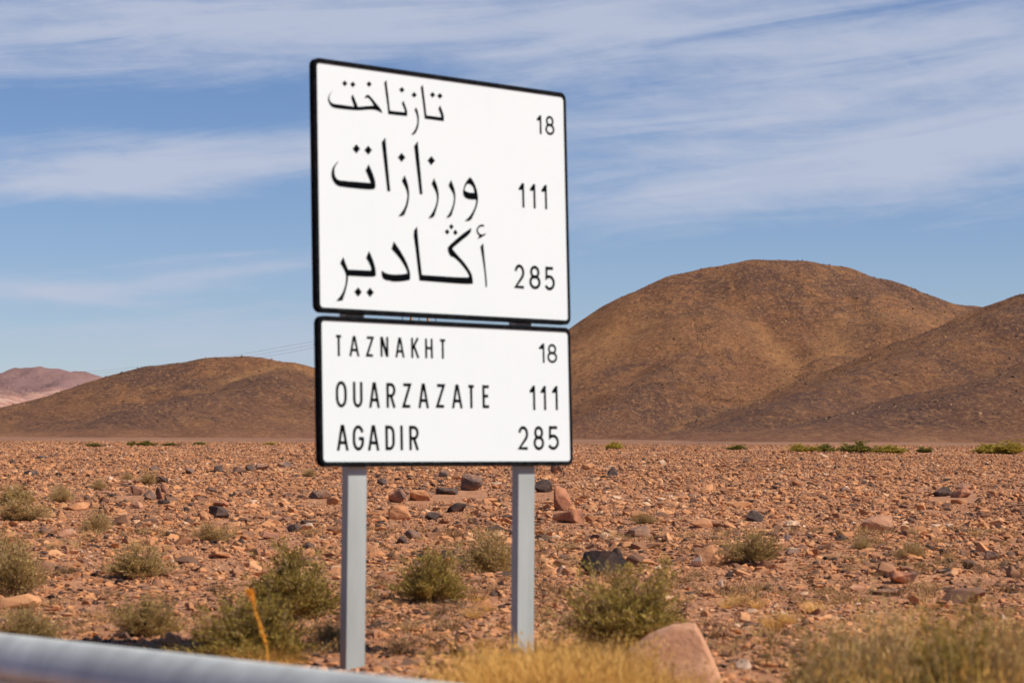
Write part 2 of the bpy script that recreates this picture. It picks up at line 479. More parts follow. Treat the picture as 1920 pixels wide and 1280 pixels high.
def make_ground():
    ang = np.concatenate([np.linspace(-180, -20, 40)[:-1], np.linspace(-20, 20, 260), np.linspace(20, 180, 40)[1:-1]])
    ang = np.radians(ang)
    rad = np.concatenate([[1, 2, 3.2, 4.5], np.geomspace(6, 260, 300), np.geomspace(260, 9000, 60)[1:]])
    A, Rr = np.meshgrid(ang, rad)
    Xg = np.sin(A) * Rr; Yg = np.cos(A) * Rr
    Zg = gz(Xg, Yg)
    V = np.stack([Xg, Yg, Zg], -1).reshape(-1, 3)
    nr, na = Xg.shape
    V = np.vstack([V, [[0, 0, 0]]])
    i, j = np.meshgrid(np.arange(nr - 1), np.arange(na), indexing='ij')
    j2 = (j + 1) % na
    Fq = np.stack([i * na + j, i * na + j2, (i + 1) * na + j2, (i + 1) * na + j], -1).reshape(-1, 4)[:, ::-1]
    me = npmesh('ground', V, Fq, True)
    bm = bmesh.new(); bm.from_mesh(me); bm.verts.ensure_lookup_table()
    c = bm.verts[len(V) - 1]
    for k in range(na): bm.faces.new((c, bm.verts[(k + 1) % na], bm.verts[k])).smooth = True
    bmesh.ops.recalc_face_normals(bm, faces=bm.faces)
    bm.to_mesh(me); bm.free()
    if me.polygons[0].normal.z < 0: me.flip_normals()
    tag(obj('ground', me, MAT['ground']), 'stony reddish desert plain rising gently to the hills', kind='structure')
make_ground()

# ------------------------------------------------------------------ hills
def ridge_field(Xg, Yg, pts, k, p=1.6, e=0.05, lam=60.0, gul=0.1, seed=0, warp=0.0, hk=1.0):
    """height above the plain of one ridge: crest along pts=(x, y, height), falling off sideways.
       k: width of the near flank per metre of height"""
    X0, Y0 = Xg, Yg
    if warp:
        Xg = X0 + warp * fbm(X0 / 75, Y0 / 75, 4, seed + 40); Yg = Y0 + warp * fbm(X0 / 75, Y0 / 75, 4, seed + 60)
    best = np.full(Xg.shape, -1.0); S_ = np.zeros(Xg.shape); T_ = np.zeros(Xg.shape)
    acc = 0.0
    for (x0, y0, h0), (x1, y1, h1) in zip(pts[:-1], pts[1:]):
        dx, dy = x1 - x0, y1 - y0; L = math.hypot(dx, dy)
        t = np.clip(((Xg - x0) * dx + (Yg - y0) * dy) / (L * L), 0, 1)
        ex = Xg - (x0 + t * dx); ey = Yg - (y0 + t * dy)
        dist = np.hypot(ex, ey)
        h = (h0 + t * (h1 - h0)) * hk
        wd = np.maximum(h, 4) * k + 20
        s = np.clip(dist / wd, 0, 1.5)
        sr = np.sqrt(s * s + e * e) - e
        g = h * np.clip(1 - sr, 0, 1) ** p
        up = g > best
        best = np.where(up, g, best); S_ = np.where(up, s, S_); T_ = np.where(up, acc + t * L, T_)
        acc += L
    w = np.clip(S_, 0, 1)
    gn = 1 - np.abs(fbm(T_ / lam + 0.35 * fbm(Xg / 90, Yg / 90, 2, seed + 3), S_ * 1.3, 3, seed))
    best = best * (1 - gul * 6.75 * w * w * (1 - w) * (gn - 0.45) * smooth01((w - 0.12) / 0.3))
    return np.maximum(best, 0), S_, T_
def hp(px, py, d):
    q = at(px, py, d)
    return (q.x, q.y, q.z - float(gz(q.x, q.y)) )
def hill_mesh(name, x0, x1, y0, y1, sx, sy, ridges, mat, amp=1.6, smooth_k=3.0, mountain=False, label=None):
    xs = np.arange(x0, x1, sx); ys = np.arange(y0, y1, sy)
    Xg, Yg = np.meshgrid(xs, ys)
    H = None; fields = []; crests = []
    for r in ridges:
        h, s, t = ridge_field(Xg, Yg, **r)
        if not fields: S0, T0 = s, t
        fields.append(h)
        if r.get('warp'): crests.append((h, s, 0.30))
        H = h if H is None else np.logaddexp(H / smooth_k, h / smooth_k) * smooth_k
    cc = math.log(max(1, len(ridges))) * smooth_k
    H = H - cc * np.exp(-(H - cc) / 6)
    F2 = np.sort(np.stack(fields), 0)
    valley = np.exp(-((F2[-1] - (F2[-2] if len(fields) > 1 else 0)) / (0.5 + 0.07 * F2[-1])) ** 2) * smooth01(F2[-1] / 2) * (1 - smooth01((F2[-1] - 40) / 30)) if len(fields) > 1 else np.zeros_like(H)
    crest = np.zeros_like(H)
    for f_, s_, c_ in crests: crest = np.maximum(crest, np.where(f_ >= F2[-1] - 0.5, np.exp(-(s_ / c_) ** 2), 0))
    crest = crest * smooth01(H / 5)
    k = smooth01(H / 12)
    n1 = fbm(Xg / 34, Yg / 34, 5, 21); n2 = fbm(Xg / 9, Yg / 9, 4, 33)
    k = k * (0.3 + 0.7 * smooth01(S0 / 0.25)) if not mountain else k
    n3 = 1 - np.abs(fbm(T0 / 15 + 0.8 * n1, S0 * 1.1 + 0.3 * n1, 4, 83))
    H = H + amp * 1.3 * k * n1 + amp * 0.5 * k * n2 + amp * 1.3 * k * (n3 - 0.75)
    bd = np.minimum(np.minimum(Xg - x0, x1 - Xg), np.minimum(Yg - y0, y1 - Yg))
    if not mountain: H = H * smooth01(bd / 40)
    H = H - 0.4 * (1 - smooth01(H / 2.0))
    Zg = gz(Xg, Yg) + H
    V = np.stack([Xg, Yg, Zg], -1).reshape(-1, 3)
    nr, na = Xg.shape
    i, j = np.meshgrid(np.arange(nr - 1), np.arange(na - 1), indexing='ij')
    Fq = np.stack([i * na + j, i * na + j + 1, (i + 1) * na + j + 1, (i + 1) * na + j], -1).reshape(-1, 4)
    hq = H[:-1, :-1].ravel()
    Fq = Fq[hq > -0.35]
    used = np.unique(Fq); remap = np.full(len(V), -1); remap[used] = np.arange(len(used))
    me = npmesh(name, V[used], remap[Fq], True)
    rocky = np.clip(0.45 + 1.3 * fbm(Xg / 75, Yg / 75, 4, 51) + 0.4 * smooth01((H - 45) / 40), 0, 1).ravel()[used]
    for nm, arr in (('valley', valley.ravel()[used]), ('rocky', rocky), ('crest', crest.ravel()[used]), ('along', (T0 / 20 + 1.2 * fbm(Xg / 80, Yg / 80, 3, 91)).ravel()[used]), ('down', (S0 * 1.6).ravel()[used]), ('apron', (1 - smooth01((H - 5 - 7 * fbm(Xg / 60, Yg / 60, 3, 77)) / 16)).ravel()[used]), ('foot', (1 - smooth01((H - 0.3) / 3.5)).ravel()[used])):
        a = me.attributes.new(nm, 'FLOAT', 'POINT'); a.data.foreach_set('value', arr.astype(np.float32))
    if mountain:
        st = (H / 42 + 1.6 * fbm(Xg / 260, Yg / 260, 3, 71)).ravel()[used]
        low = (1 - smooth01((H - 58) / 14 + 0.4 * fbm(Xg / 120, Yg / 120, 2, 5))).ravel()[used]
        for nm, arr in (('strata', st), ('low', low)):
            a = me.attributes.new(nm, 'FLOAT', 'POINT'); a.data.foreach_set('value', arr.astype(np.float32))
    tag(obj(name, me, mat), label, kind='structure')
    return Xg, Yg, Zg, H

R1 = [hp(*q) for q in [(700, 835, 1010), (860, 800, 1040), (980, 728, 1060), (1072, 657, 1080), (1150, 604, 1090), (1200, 567, 1095), (1240, 537, 1100), (1290, 512, 1105), (1340, 499, 1110),
                       (1420, 487, 1110), (1500, 488, 1110), (1560, 497, 1110), (1640, 522, 1115), (1700, 545, 1120), (1780, 569, 1130), (1840, 577, 1160), (1900, 578, 1200), (2000, 590, 1250), (2200, 600, 1300)]]
R1B = [hp(*q) for q in [(1300, 530, 1098), (1318, 585, 1062), (1292, 655, 1015), (1210, 722, 960), (1110, 785, 900)]]
R1C = [hp(*q) for q in [(1640, 540, 1110), (1655, 600, 1060), (1600, 668, 1010), (1520, 722, 960)]]
R2 = [hp(*q) for q in [(2300, 452, 1010), (2150, 492, 990), (2020, 532, 970), (1920, 571, 950), (1880, 588, 930), (1800, 626, 900), (1700, 670, 860), (1600, 709, 820), (1480, 754, 770), (1350, 790, 710), (1240, 812, 660), (1120, 824, 620)]]
R3 = [hp(*q) for q in [(2200, 600, 700), (2050, 655, 670), (1920, 697, 640), (1800, 727, 610), (1650, 762, 570), (1500, 795, 530), (1380, 815, 500), (1300, 826, 480)]]
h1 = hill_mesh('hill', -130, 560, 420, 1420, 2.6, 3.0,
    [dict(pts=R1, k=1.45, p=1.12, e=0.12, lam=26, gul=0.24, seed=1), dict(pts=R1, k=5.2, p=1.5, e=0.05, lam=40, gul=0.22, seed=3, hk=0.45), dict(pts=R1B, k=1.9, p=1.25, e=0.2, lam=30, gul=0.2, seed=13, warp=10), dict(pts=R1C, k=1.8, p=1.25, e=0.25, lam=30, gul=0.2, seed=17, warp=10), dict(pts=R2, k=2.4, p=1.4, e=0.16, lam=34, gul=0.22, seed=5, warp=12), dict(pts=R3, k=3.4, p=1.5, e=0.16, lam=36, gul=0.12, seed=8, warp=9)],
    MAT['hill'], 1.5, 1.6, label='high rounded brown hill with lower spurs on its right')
R4 = [hp(*q) for q in [(-500, 850, 900), (-200, 822, 920), (0, 790, 940), (70, 769, 950), (150, 735, 960), (183, 722, 970), (217, 713, 975), (267, 697, 980), (293, 685, 985), (333, 681, 990),
                       (400, 671, 995), (457, 669, 1000), (483, 673, 1000), (527, 679, 1000), (567, 692, 1000), (587, 700, 1000), (660, 735, 1010), (760, 790, 1020), (860, 830, 1030)]]
R5 = [hp(*q) for q in [(560, 695, 990), (520, 706, 930), (470, 722, 880), (380, 745, 830), (290, 768, 790), (215, 790, 750), (160, 812, 720)]]
h2 = hill_mesh('hill', -420, 60, 500, 1300, 2.6, 3.0,
    [dict(pts=R4, k=3.6, p=1.45, e=0.06, lam=34, gul=0.24, seed=11), dict(pts=R5, k=3.0, p=1.5, e=0.15, lam=34, gul=0.2, seed=15, warp=12)],
    MAT['hill'], 1.3, 1.4, label='low brown hill left of the road sign')
R6 = [hp(*q) for q in [(-700, 640, 3300), (-400, 690, 3300), (-150, 716, 3350), (0, 700, 3400), (35, 690, 3400), (78, 686, 3400), (95, 691, 3400), (122, 703, 3420), (142, 699, 3440), (160, 706, 3450), (185, 711, 3460), (215, 712, 3500), (300, 718, 3550), (420, 760, 3600), (600, 820, 3600)]]
R7 = [hp(*q) for q in [(142, 703, 3400), (110, 722, 3250), (60, 738, 3100), (10, 746, 3000), (-60, 752, 2900), (-200, 770, 2800)]]
R8 = [hp(*q) for q in [(200, 722, 3300), (150, 745, 3050), (100, 762, 2850), (30, 775, 2700), (-80, 785, 2600)]]
hill_mesh('mountain', -1500, -120, 2300, 4300, 8, 10,
    [dict(pts=R6, k=3.0, p=1.4, e=0.05, lam=90, gul=0.45, seed=31), dict(pts=R7, k=2.4, p=1.4, e=0.05, lam=70, gul=0.4, seed=35), dict(pts=R8, k=2.4, p=1.4, e=0.05, lam=70, gul=0.4, seed=37)],
    MAT['mountain'], 5.0, 4.0, mountain=True, label='distant pinkish mountain at the left')

# ------------------------------------------------------------------ stones
def hull_mesh(name, seed, dims, n=16, power=0.6, taper=0.0, exact=False):
    rr = random.Random(seed)
    bm = bmesh.new()
    for _ in range(n):
        a = [rr.gauss(0, 1) for _ in range(3)]
        l = max(abs(q) for q in a) ; e = math.sqrt(sum(q * q for q in a))
        k = power * l + (1 - power) * e
        v = [q / k * (0.86 + 0.28 * rr.random()) for q in a]
        t = 1 - taper * (v[2] * 0.5 + 0.5)
        bm.verts.new((v[0] * dims[0] / 2 * t, v[1] * dims[1] / 2 * t, v[2] * dims[2] / 2))
    r = bmesh.ops.convex_hull(bm, input=bm.verts)
    dele = [v for v in bm.verts if not v.link_faces]
    bmesh.ops.delete(bm, geom=dele, context='VERTS')
    if exact:
        for a in range(3):
            lo = min(v.co[a] for v in bm.verts); hi = max(v.co[a] for v in bm.verts)
            for v in bm.verts: v.co[a] = ((v.co[a] - lo) / (hi - lo) - 0.5) * dims[a]
    return bm
def finish_rock(bm, name, bevel=0.04, sub=0, disp=0.02, seed=0):
    if bevel:
        bmesh.ops.bevel(bm, geom=list(bm.edges), offset=bevel, segments=1, profile=0.6, affect='EDGES', clamp_overlap=True)
    bmesh.ops.triangulate(bm, faces=bm.faces)
    if sub:
        bmesh.ops.subdivide_edges(bm, edges=bm.edges, cuts=sub, use_grid_fill=True)
        co = np.array([v.co[:] for v in bm.verts])
        sc = np.ptp(co, axis=0).mean()
        n = fbm(co[:, 0] / sc * 3.2 + co[:, 2] / sc * 1.7, co[:, 1] / sc * 3.2 + co[:, 2] / sc * 2.3, 5, seed, 0.6)
        bm.normal_update()
        nr = [v.normal.copy() for v in bm.verts]
        for v, q, nn in zip(bm.verts, n, nr): v.co += nn * float(q) * disp
    return bm_mesh(name, bm, False)

# single rocks that the photograph lets one point to: px, py of the base, width, height in photo pixels, depth ratio, material, yaw, tilt, label
def rock(px, py, w, h, dr, mat, yaw, tilt, label, cat='rock', power=0.65, taper=0.15, n=15, group=None, sub=2, lift=0.0, name='rock'):
    q = at(px, py)
    m = q.y / F
    dims = (w * m, w * m * dr, h * m * 1.15)
    seed = int(px * 7 + py)
    me = finish_rock(hull_mesh('r', seed, dims, n, power, taper, True), 'rock', 0.05 * min(dims), sub, 0.055 * min(dims), seed)
    co = np.empty(len(me.vertices) * 3, np.float32); me.vertices.foreach_get('co', co); co = co.reshape(-1, 3)
    o = obj(name, me, MAT[mat])
    o.rotation_euler = (0, R_(tilt), R_(yaw))
    o.location = (q.x, q.y, q.z + h * m * (0.42 + lift) )
    return tag(o, label, cat, group)
ROCKS = [
 (1053, 956, 34, 50, 0.8, 'rock_red', 20, -8, 'upright pointed red slab standing on edge right of the right sign post', 0.8, 0.5),
 (1065, 979, 62, 25, 0.8, 'rock_red', 5, 2, 'flat red block lying just under the upright slab', 0.95, 0.0),
 (749, 974, 46, 29, 0.9, 'rock_orange', 10, 4, 'squared orange block between the two sign posts', 0.9, 0.1),
 (884, 919, 46, 33, 0.9, 'rock_brown', 0, 0, 'rounded brown rock under the white lower panel, largest between the posts', 0.4, 0.3),
 (745, 941, 40, 26, 0.9, 'rock_red', -15, -15, 'dark-footed wedge of brown rock behind the squared orange block', 0.7, 0.5),
 (782, 938, 38, 22, 0.9, 'rock_orange', 25, 5, 'dull orange rock beside the dark-footed wedge', 0.6, 0.4),
 (830, 896, 20, 16, 0.9, 'rock_brown', 0, 0, 'small grey-topped block near the lower edge of the sign', 0.9, 0.0),
 (857, 899, 22, 10, 0.9, 'rock_orange', 0, 0, 'small flat orange block beside a grey-topped one', 0.9, 0.0),
 (838, 926, 44, 12, 0.9, 'rock_dark', 5, 0, 'low dark flat stone left of the rounded brown rock', 0.8, 0.2),
 (855, 960, 38, 18, 0.9, 'rock_varnish', 12, 6, 'dark cracked stone in the middle between the sign posts', 0.6, 0.3),
 (812, 974, 30, 14, 0.9, 'rock_dark', -20, 0, 'small black stone right of the squared orange block', 0.6, 0.2),
 (773, 1010, 34, 18, 0.9, 'rock_brown', 10, 0, 'brown stone with a dark side below the squared orange block', 0.6, 0.3),
 (754, 1018, 22, 13, 0.9, 'rock_dark', 10, 0, 'dark round stone near the left sign post', 0.4, 0.2),
 (716, 910, 20, 14, 0.9, 'rock_dark', 0, 0, 'small dark stone just right of the left sign post', 0.6, 0.3),
 (1018, 922, 32, 25, 0.9, 'rock_dark', -30, 20, 'dark slanting stone touching the right sign post from behind', 0.7, 0.2),
 (1043, 886, 22, 17, 0.9, 'rock_brown', 0, 0, 'brown grey block just below the right corner of the lower panel', 0.8, 0.1),
 (1103, 880, 28, 14, 0.9, 'rock_orange', 0, 5, 'orange brown stone right of the sign, near the top of the plain', 0.6, 0.4),
 (1148, 892, 24, 18, 0.9, 'rock_dark', 10, 0, 'small black pointed stone right of the sign, far out on the plain', 0.6, 0.7),
 (1130, 1078, 88, 46, 0.7, 'rock_black', -8, 8, 'large dark rounded rock lying behind the big green bush', 0.35, 0.0),
 (1155, 1048, 26, 22, 0.8, 'rock_black', 0, 0, 'black pointed knob rising behind the large dark rounded rock', 0.5, 0.7),
 (1414, 977, 34, 22, 0.9, 'rock_dark', -10, 3, 'dark block with a black left face on the right-hand plain', 0.9, 0.1),
 (1768, 930, 34, 19, 0.9, 'rock_dark', 15, 0, 'black block at the left of a cluster near the right edge', 0.8, 0.1),
 (1803, 932, 40, 19, 0.9, 'rock_red', 0, -6, 'reddish wedge next to the black block near the right edge', 0.7, 0.4),
 (1810, 918, 30, 14, 0.9, 'rock_pink', 10, 12, 'pinkish stone on top of the cluster near the right edge', 0.6, 0.4),
 (1798, 945, 30, 10, 0.9, 'rock_orange', 0, 0, 'low orange stone in front of the cluster near the right edge', 0.6, 0.2),
 (1642, 994, 60, 30, 0.8, 'rock_pink', 0, 3, 'broad pinkish slab alone on the right-hand plain', 0.85, 0.35),
 (1578, 1012, 28, 10, 0.9, 'rock_dark', 0, 0, 'thin black flat stone left of the broad pinkish slab', 0.6, 0.2),
 (1332, 1056, 58, 34, 0.9, 'rock_orange', 25, -18, 'pale orange boulder tilted among the rubble right of the dark rock', 0.6, 0.3),
 (1306, 1062, 22, 22, 0.9, 'rock_pale', 0, 0, 'whitish grey stone leaning on the pale orange boulder', 0.6, 0.3),
 (1692, 1092, 56, 22, 0.9, 'rock_red', 8, 8, 'long reddish stone with a dark gap under it, lower right plain', 0.7, 0.2),
 (1608, 1108, 36, 14, 0.9, 'rock_pink', 0, 0, 'light pink flat stone left of the long reddish stone', 0.7, 0.2),
 (1660, 1114, 50, 12, 0.9, 'rock_brown', 0, 0, 'flat brown stone just below the long reddish stone', 0.8, 0.1),
 (1818, 1066, 28, 18, 0.9, 'rock_dark', 0, 0, 'dark stone near the right edge in the pale stone band', 0.6, 0.2),
 (1858, 1048, 30, 18, 0.9, 'rock_brown', 0, 0, 'brown stone near the right edge above the dark one', 0.6, 0.2),
 (1351, 1098, 14, 12, 0.9, 'rock_pale', 20, 0, 'small whitish diamond-shaped stone below the tilted pale boulder', 0.6, 0.3),
 (1486, 1038, 26, 12, 0.9, 'rock_pale', 0, 0, 'pale flat flake right of the brown dry bush', 0.7, 0.1),
 (1477, 1012, 16, 11, 0.9, 'rock_pale', 0, 0, 'small pale block above the flat flake', 0.8, 0.1),
 (1200, 975, 40, 18, 0.9, 'rock_orange', 0, 5, 'orange flat stone right of the upright slab', 0.6, 0.3),
 (1197, 1005, 48, 22, 0.9, 'rock_brown', 15, 0, 'brown leaning stone behind the large dark rounded rock', 0.6, 0.4),
 (1315, 988, 44, 18, 0.9, 'rock_orange', 0, -5, 'broad orange stone left of the dark block', 0.6, 0.3),
 (411, 971, 36, 26, 0.8, 'rock_dark', 15, -6, 'black block with a slanting face on the left-hand plain', 0.85, 0.1),
 (415, 950, 30, 12, 0.9, 'rock_red', 0, 4, 'reddish slab behind the black block on the left-hand plain', 0.8, 0.2),
 (383, 978, 20, 18, 0.9, 'rock_orange', 0, 0, 'orange stone left of the black block', 0.6, 0.4),
 (254, 928, 27, 18, 0.9, 'rock_red', 0, 10, 'red rounded stone left of the small rock pile', 0.6, 0.3),
 (298, 936, 16, 26, 0.9, 'rock_red', 0, -6, 'upright reddish splinter in the small rock pile', 0.7, 0.6),
 (282, 937, 24, 20, 0.9, 'rock_brown', 20, 0, 'brown stone leaning in the small rock pile', 0.6, 0.5),
 (308, 925, 20, 22, 0.9, 'rock_red', -20, 0, 'brown red stone at the back of the small rock pile', 0.6, 0.6),
 (303, 905, 24, 13, 0.9, 'rock_dark', 0, 0, 'blue grey stone above the small rock pile', 0.6, 0.3),
 (290, 884, 22, 12, 0.9, 'rock_brown', 0, 0, 'dark stone beside a dry tuft high on the left-hand plain', 0.6, 0.3),
 (57, 890, 26, 9, 0.9, 'rock_dark', 0, 0, 'flat black stone near the left edge, far out', 0.6, 0.2),
 (24, 869, 12, 7, 0.9, 'rock_dark', 0, 0, 'tiny dark stone at the left edge, highest on the plain', 0.6, 0.2),
 (76, 861, 24, 7, 0.9, 'rock_dark', 0, 0, 'thin dark stone in the upper left of the plain', 0.6, 0.2),
 (145, 955, 52, 13, 0.8, 'rock_orange', 12, -8, 'long flat orange flake with a dark tip right of the left bushes', 0.7, 0.3),
 (114, 969, 22, 14, 0.9, 'rock_orange', 0, 5, 'triangular orange stone below the long flat flake', 0.7, 0.6),
 (283, 1022, 36, 16, 0.8, 'rock_orange', 15, -14, 'pointed orange flake in front of the pale tuft', 0.7, 0.6),
 (18, 1018, 44, 22, 0.8, 'rock_orange', 0, 0, 'big orange stone at the left edge behind the brown bush', 0.5, 0.2),
 (128, 1004, 36, 14, 0.9, 'rock_pink', 0, 0, 'pink stone left of the pale tuft', 0.6, 0.4),
 (256, 952, 30, 14, 0.9, 'rock_pink', 0, 0, 'pinkish flat stone below the red rounded one', 0.7, 0.4),
 (412, 870+175, 46, 12, 0.9, 'rock_orange', 8, 6, 'long sloping orange stone left of the round green bush', 0.7, 0.4),
 (507, 1010, 42, 14, 0.9, 'rock_red', 8, 5, 'long reddish stone above the round green bush', 0.7, 0.3),
 (579, 990, 20, 11, 0.8, 'rock_pale', 0, 0, 'whitish oval stone left of the left sign post', 0.3, 0.0),
 (410, 887, 22, 17, 0.9, 'rock_brown', 0, 0, 'rounded brown rock at the left end of the far rock row', 0.5, 0.3),
 (447, 889, 24, 15, 0.9, 'rock_brown', 0, 0, 'grey brown rock in the middle of the far rock row', 0.5, 0.4),
 (470, 884, 22, 15, 0.9, 'rock_dark', 0, 0, 'dark rock in the far rock row', 0.6, 0.3),
 (487, 882, 36, 14, 0.9, 'rock_brown', 0, 0, 'widest rounded rock at the right end of the far rock row', 0.4, 0.2),
 (356, 888, 18, 11, 0.9, 'rock_brown', 0, 0, 'brown stone just left of the far rock row', 0.5, 0.3),
 (535, 875, 30, 11, 0.9, 'rock_brown', 0, 0, 'flat grey brown stone left of the sign, near the panel edge', 0.6, 0.3),
 (600, 935, 46, 16, 0.9, 'rock_brown', 0, 0, 'broad dark stone behind the left sign post', 0.6, 0.3),
 (625, 946, 26, 16, 0.9, 'rock_orange', 0, 0, 'orange stone touching the left sign post', 0.6, 0.5),
 (552, 998, 30, 16, 0.9, 'rock_dark', 20, 5, 'dark flat stone left of the whitish oval stone', 0.7, 0.3),
 (322, 1210, 28, 26, 0.9, 'rock_orange', 0, 0, 'pale orange stone just above the guardrail', 0.5, 0.3),
 (356, 1143, 22, 15, 0.9, 'rock_orange', 0, 0, 'light orange stone left of the lower green bush', 0.5, 0.3),
 (206, 1182, 26, 16, 0.9, 'rock_pink', 0, 0, 'pinkish stone left of the grey dry bush', 0.5, 0.3),
 (575, 1184, 28, 18, 0.9, 'rock_pink', 0, 0, 'pale pink stone between the green bushes and the left post', 0.5, 0.3),
 (845, 1128, 36, 8, 0.9, 'rock_pale', 0, 0, 'pale grey flat stone at the foot of the olive bush', 0.7, 0.1),
 (1395, 1252, 30, 18, 0.9, 'rock_pale', 0, 0, 'blurred pale stone right of the big pink boulder', 0.5, 0.3),
 (1420, 1218, 24, 10, 0.9, 'rock_pink', 0, 0, 'blurred pink stone above the pale one right of the boulder', 0.5, 0.3),
]
FEAT = []
for q_ in ROCKS:
    if q_[2] >= 26 and q_[1] > 900:
        g_ = at(q_[0], q_[1]); FEAT.append((g_.x, g_.y, q_[2] * g_.y / F))
gravel_col = bpy.data.collections.new('stone_shapes')       # never linked to the scene: shapes for instancing only
GN = 22
for i in range(GN):
    rr = random.Random(100 + i)
    dims = (1.0, 0.55 + 0.45 * rr.random(), 0.30 + 0.42 * rr.random())
    me = finish_rock(hull_mesh('s', 300 + i, dims, 13 + i % 7, 0.75), 'stone_shape', 0.035 if i % 2 else 0)
    me.materials.append(MAT['rubble'])
    o = bpy.data.objects.new('stone_shape_%02d' % i, me)
    gravel_col.objects.link(o)

def scatter(name, P, rot, scl, idx, coll, label, cat=None):
    me = bpy.data.meshes.new(name)
    me.vertices.add(len(P)); me.vertices.foreach_set('co', np.asarray(P, np.float32).ravel())
    for nm, typ, arr in (('rot', 'FLOAT_VECTOR', rot), ('scl', 'FLOAT_VECTOR', scl)):
        a = me.attributes.new(nm, typ, 'POINT'); a.data.foreach_set('vector', np.asarray(arr, np.float32).ravel())
    a = me.attributes.new('idx', 'INT', 'POINT'); a.data.foreach_set('value', np.asarray(idx, np.int32))
    o = obj(name, me)
    g = bpy.data.node_groups.new(name + '_nodes', 'GeometryNodeTree')
    g.interface.new_socket('Geometry', in_out='INPUT', socket_type='NodeSocketGeometry')
    g.interface.new_socket('Geometry', in_out='OUTPUT', socket_type='NodeSocketGeometry')
    gi = g.nodes.new('NodeGroupInput'); go = g.nodes.new('NodeGroupOutput')
    ci = g.nodes.new('GeometryNodeCollectionInfo'); ci.inputs[0].default_value = coll
    ci.inputs['Separate Children'].default_value = True; ci.inputs['Reset Children'].default_value = True
    ip = g.nodes.new('GeometryNodeInstanceOnPoints'); ip.inputs['Pick Instance'].default_value = True
    def na(nm, t):
        q = g.nodes.new('GeometryNodeInputNamedAttribute'); q.data_type = t; q.inputs[0].default_value = nm
        return q.outputs[0]
    e2r = g.nodes.new('FunctionNodeEulerToRotation')
    g.links.new(na('rot', 'FLOAT_VECTOR'), e2r.inputs[0])
    g.links.new(gi.outputs[0], ip.inputs['Points']); g.links.new(ci.outputs[0], ip.inputs['Instance'])
    g.links.new(na('idx', 'INT'), ip.inputs['Instance Index'])
    g.links.new(e2r.outputs[0], ip.inputs['Rotation']); g.links.new(na('scl', 'FLOAT_VECTOR'), ip.inputs['Scale'])
    g.links.new(ip.outputs[0], go.inputs[0])
    md = o.modifiers.new('scatter', 'NODES'); md.node_group = g
    return tag(o, label, cat, kind='stuff')

def wedge(n, d0, d1, half=16.5, pw=2.0):
    """n points uniform per area in a wedge of ground in front of the road"""
    u = rng.random(n)
    d = (d0 ** pw + u * (d1 ** pw - d0 ** pw)) ** (1 / pw)
    a = np.radians((rng.random(n) * 2 - 1) * half)
    x = np.tan(a) * d; y = d
    k = (0.740 * x + 0.673 * y) > 4.6
    return x[k], y[k]
def stones(name, n, d0, d1, s0, s1, label, expo=2.2, pw=2.0, patch=0.0, seed=0):
    x, y = wedge(n, d0, d1, pw=pw)
    keep = np.ones(len(x), bool)
    for fx, fy, fw in FEAT: keep &= ~((np.abs(x - fx * y / fy) < fw * 0.62) & (y > fy - 3.2 * (fy / 30)) & (y < fy + fw * 0.4)) | (s1 < 0.07)
    x, y = x[keep], y[keep]
    if patch:
        q = 0.5 + 0.5 * fbm(x * 0.12, y * 0.12, 3, seed + 90)
        k = rng.random(len(x)) < (1 - patch) + patch * np.clip((q - 0.3) * 2.5, 0, 1)
        x, y = x[k], y[k]
    m = len(x)
    s = s0 * (s1 / s0) ** (rng.random(m) ** expo)
    scl = s[:, None] * (0.8 + 0.4 * rng.random((m, 3)))
    z = gz(x, y) + s * 0.08
    rot = np.stack([rng.normal(0, 0.28, m), rng.normal(0, 0.28, m), rng.random(m) * 6.283], -1)
    scatter(name, np.stack([x, y, z], -1), rot, scl, rng.integers(0, GN, m), gravel_col, label)
stones('gravel', 90000, 6.5, 45, 0.02, 0.06, 'small gravel covering the ground between the stones', 1.6, 1.5, 0.2, 1)
stones('rubble', 180000, 6.5, 130, 0.045, 0.12, 'reddish brown rubble of fist sized stones strewn over the plain', 1.8, 1.7, 0.45, 2)
stones('stones', 160000, 22, 260, 0.08, 0.24, 'angular brown and orange stones covering the far part of the stony plain', 2.6, 1.7, 0.5, 3)
stones('boulders', 1500, 18, 175, 0.16, 0.36, 'larger scattered blocks among the rubble of the plain', 2.6, 1.6, 0.45, 4)
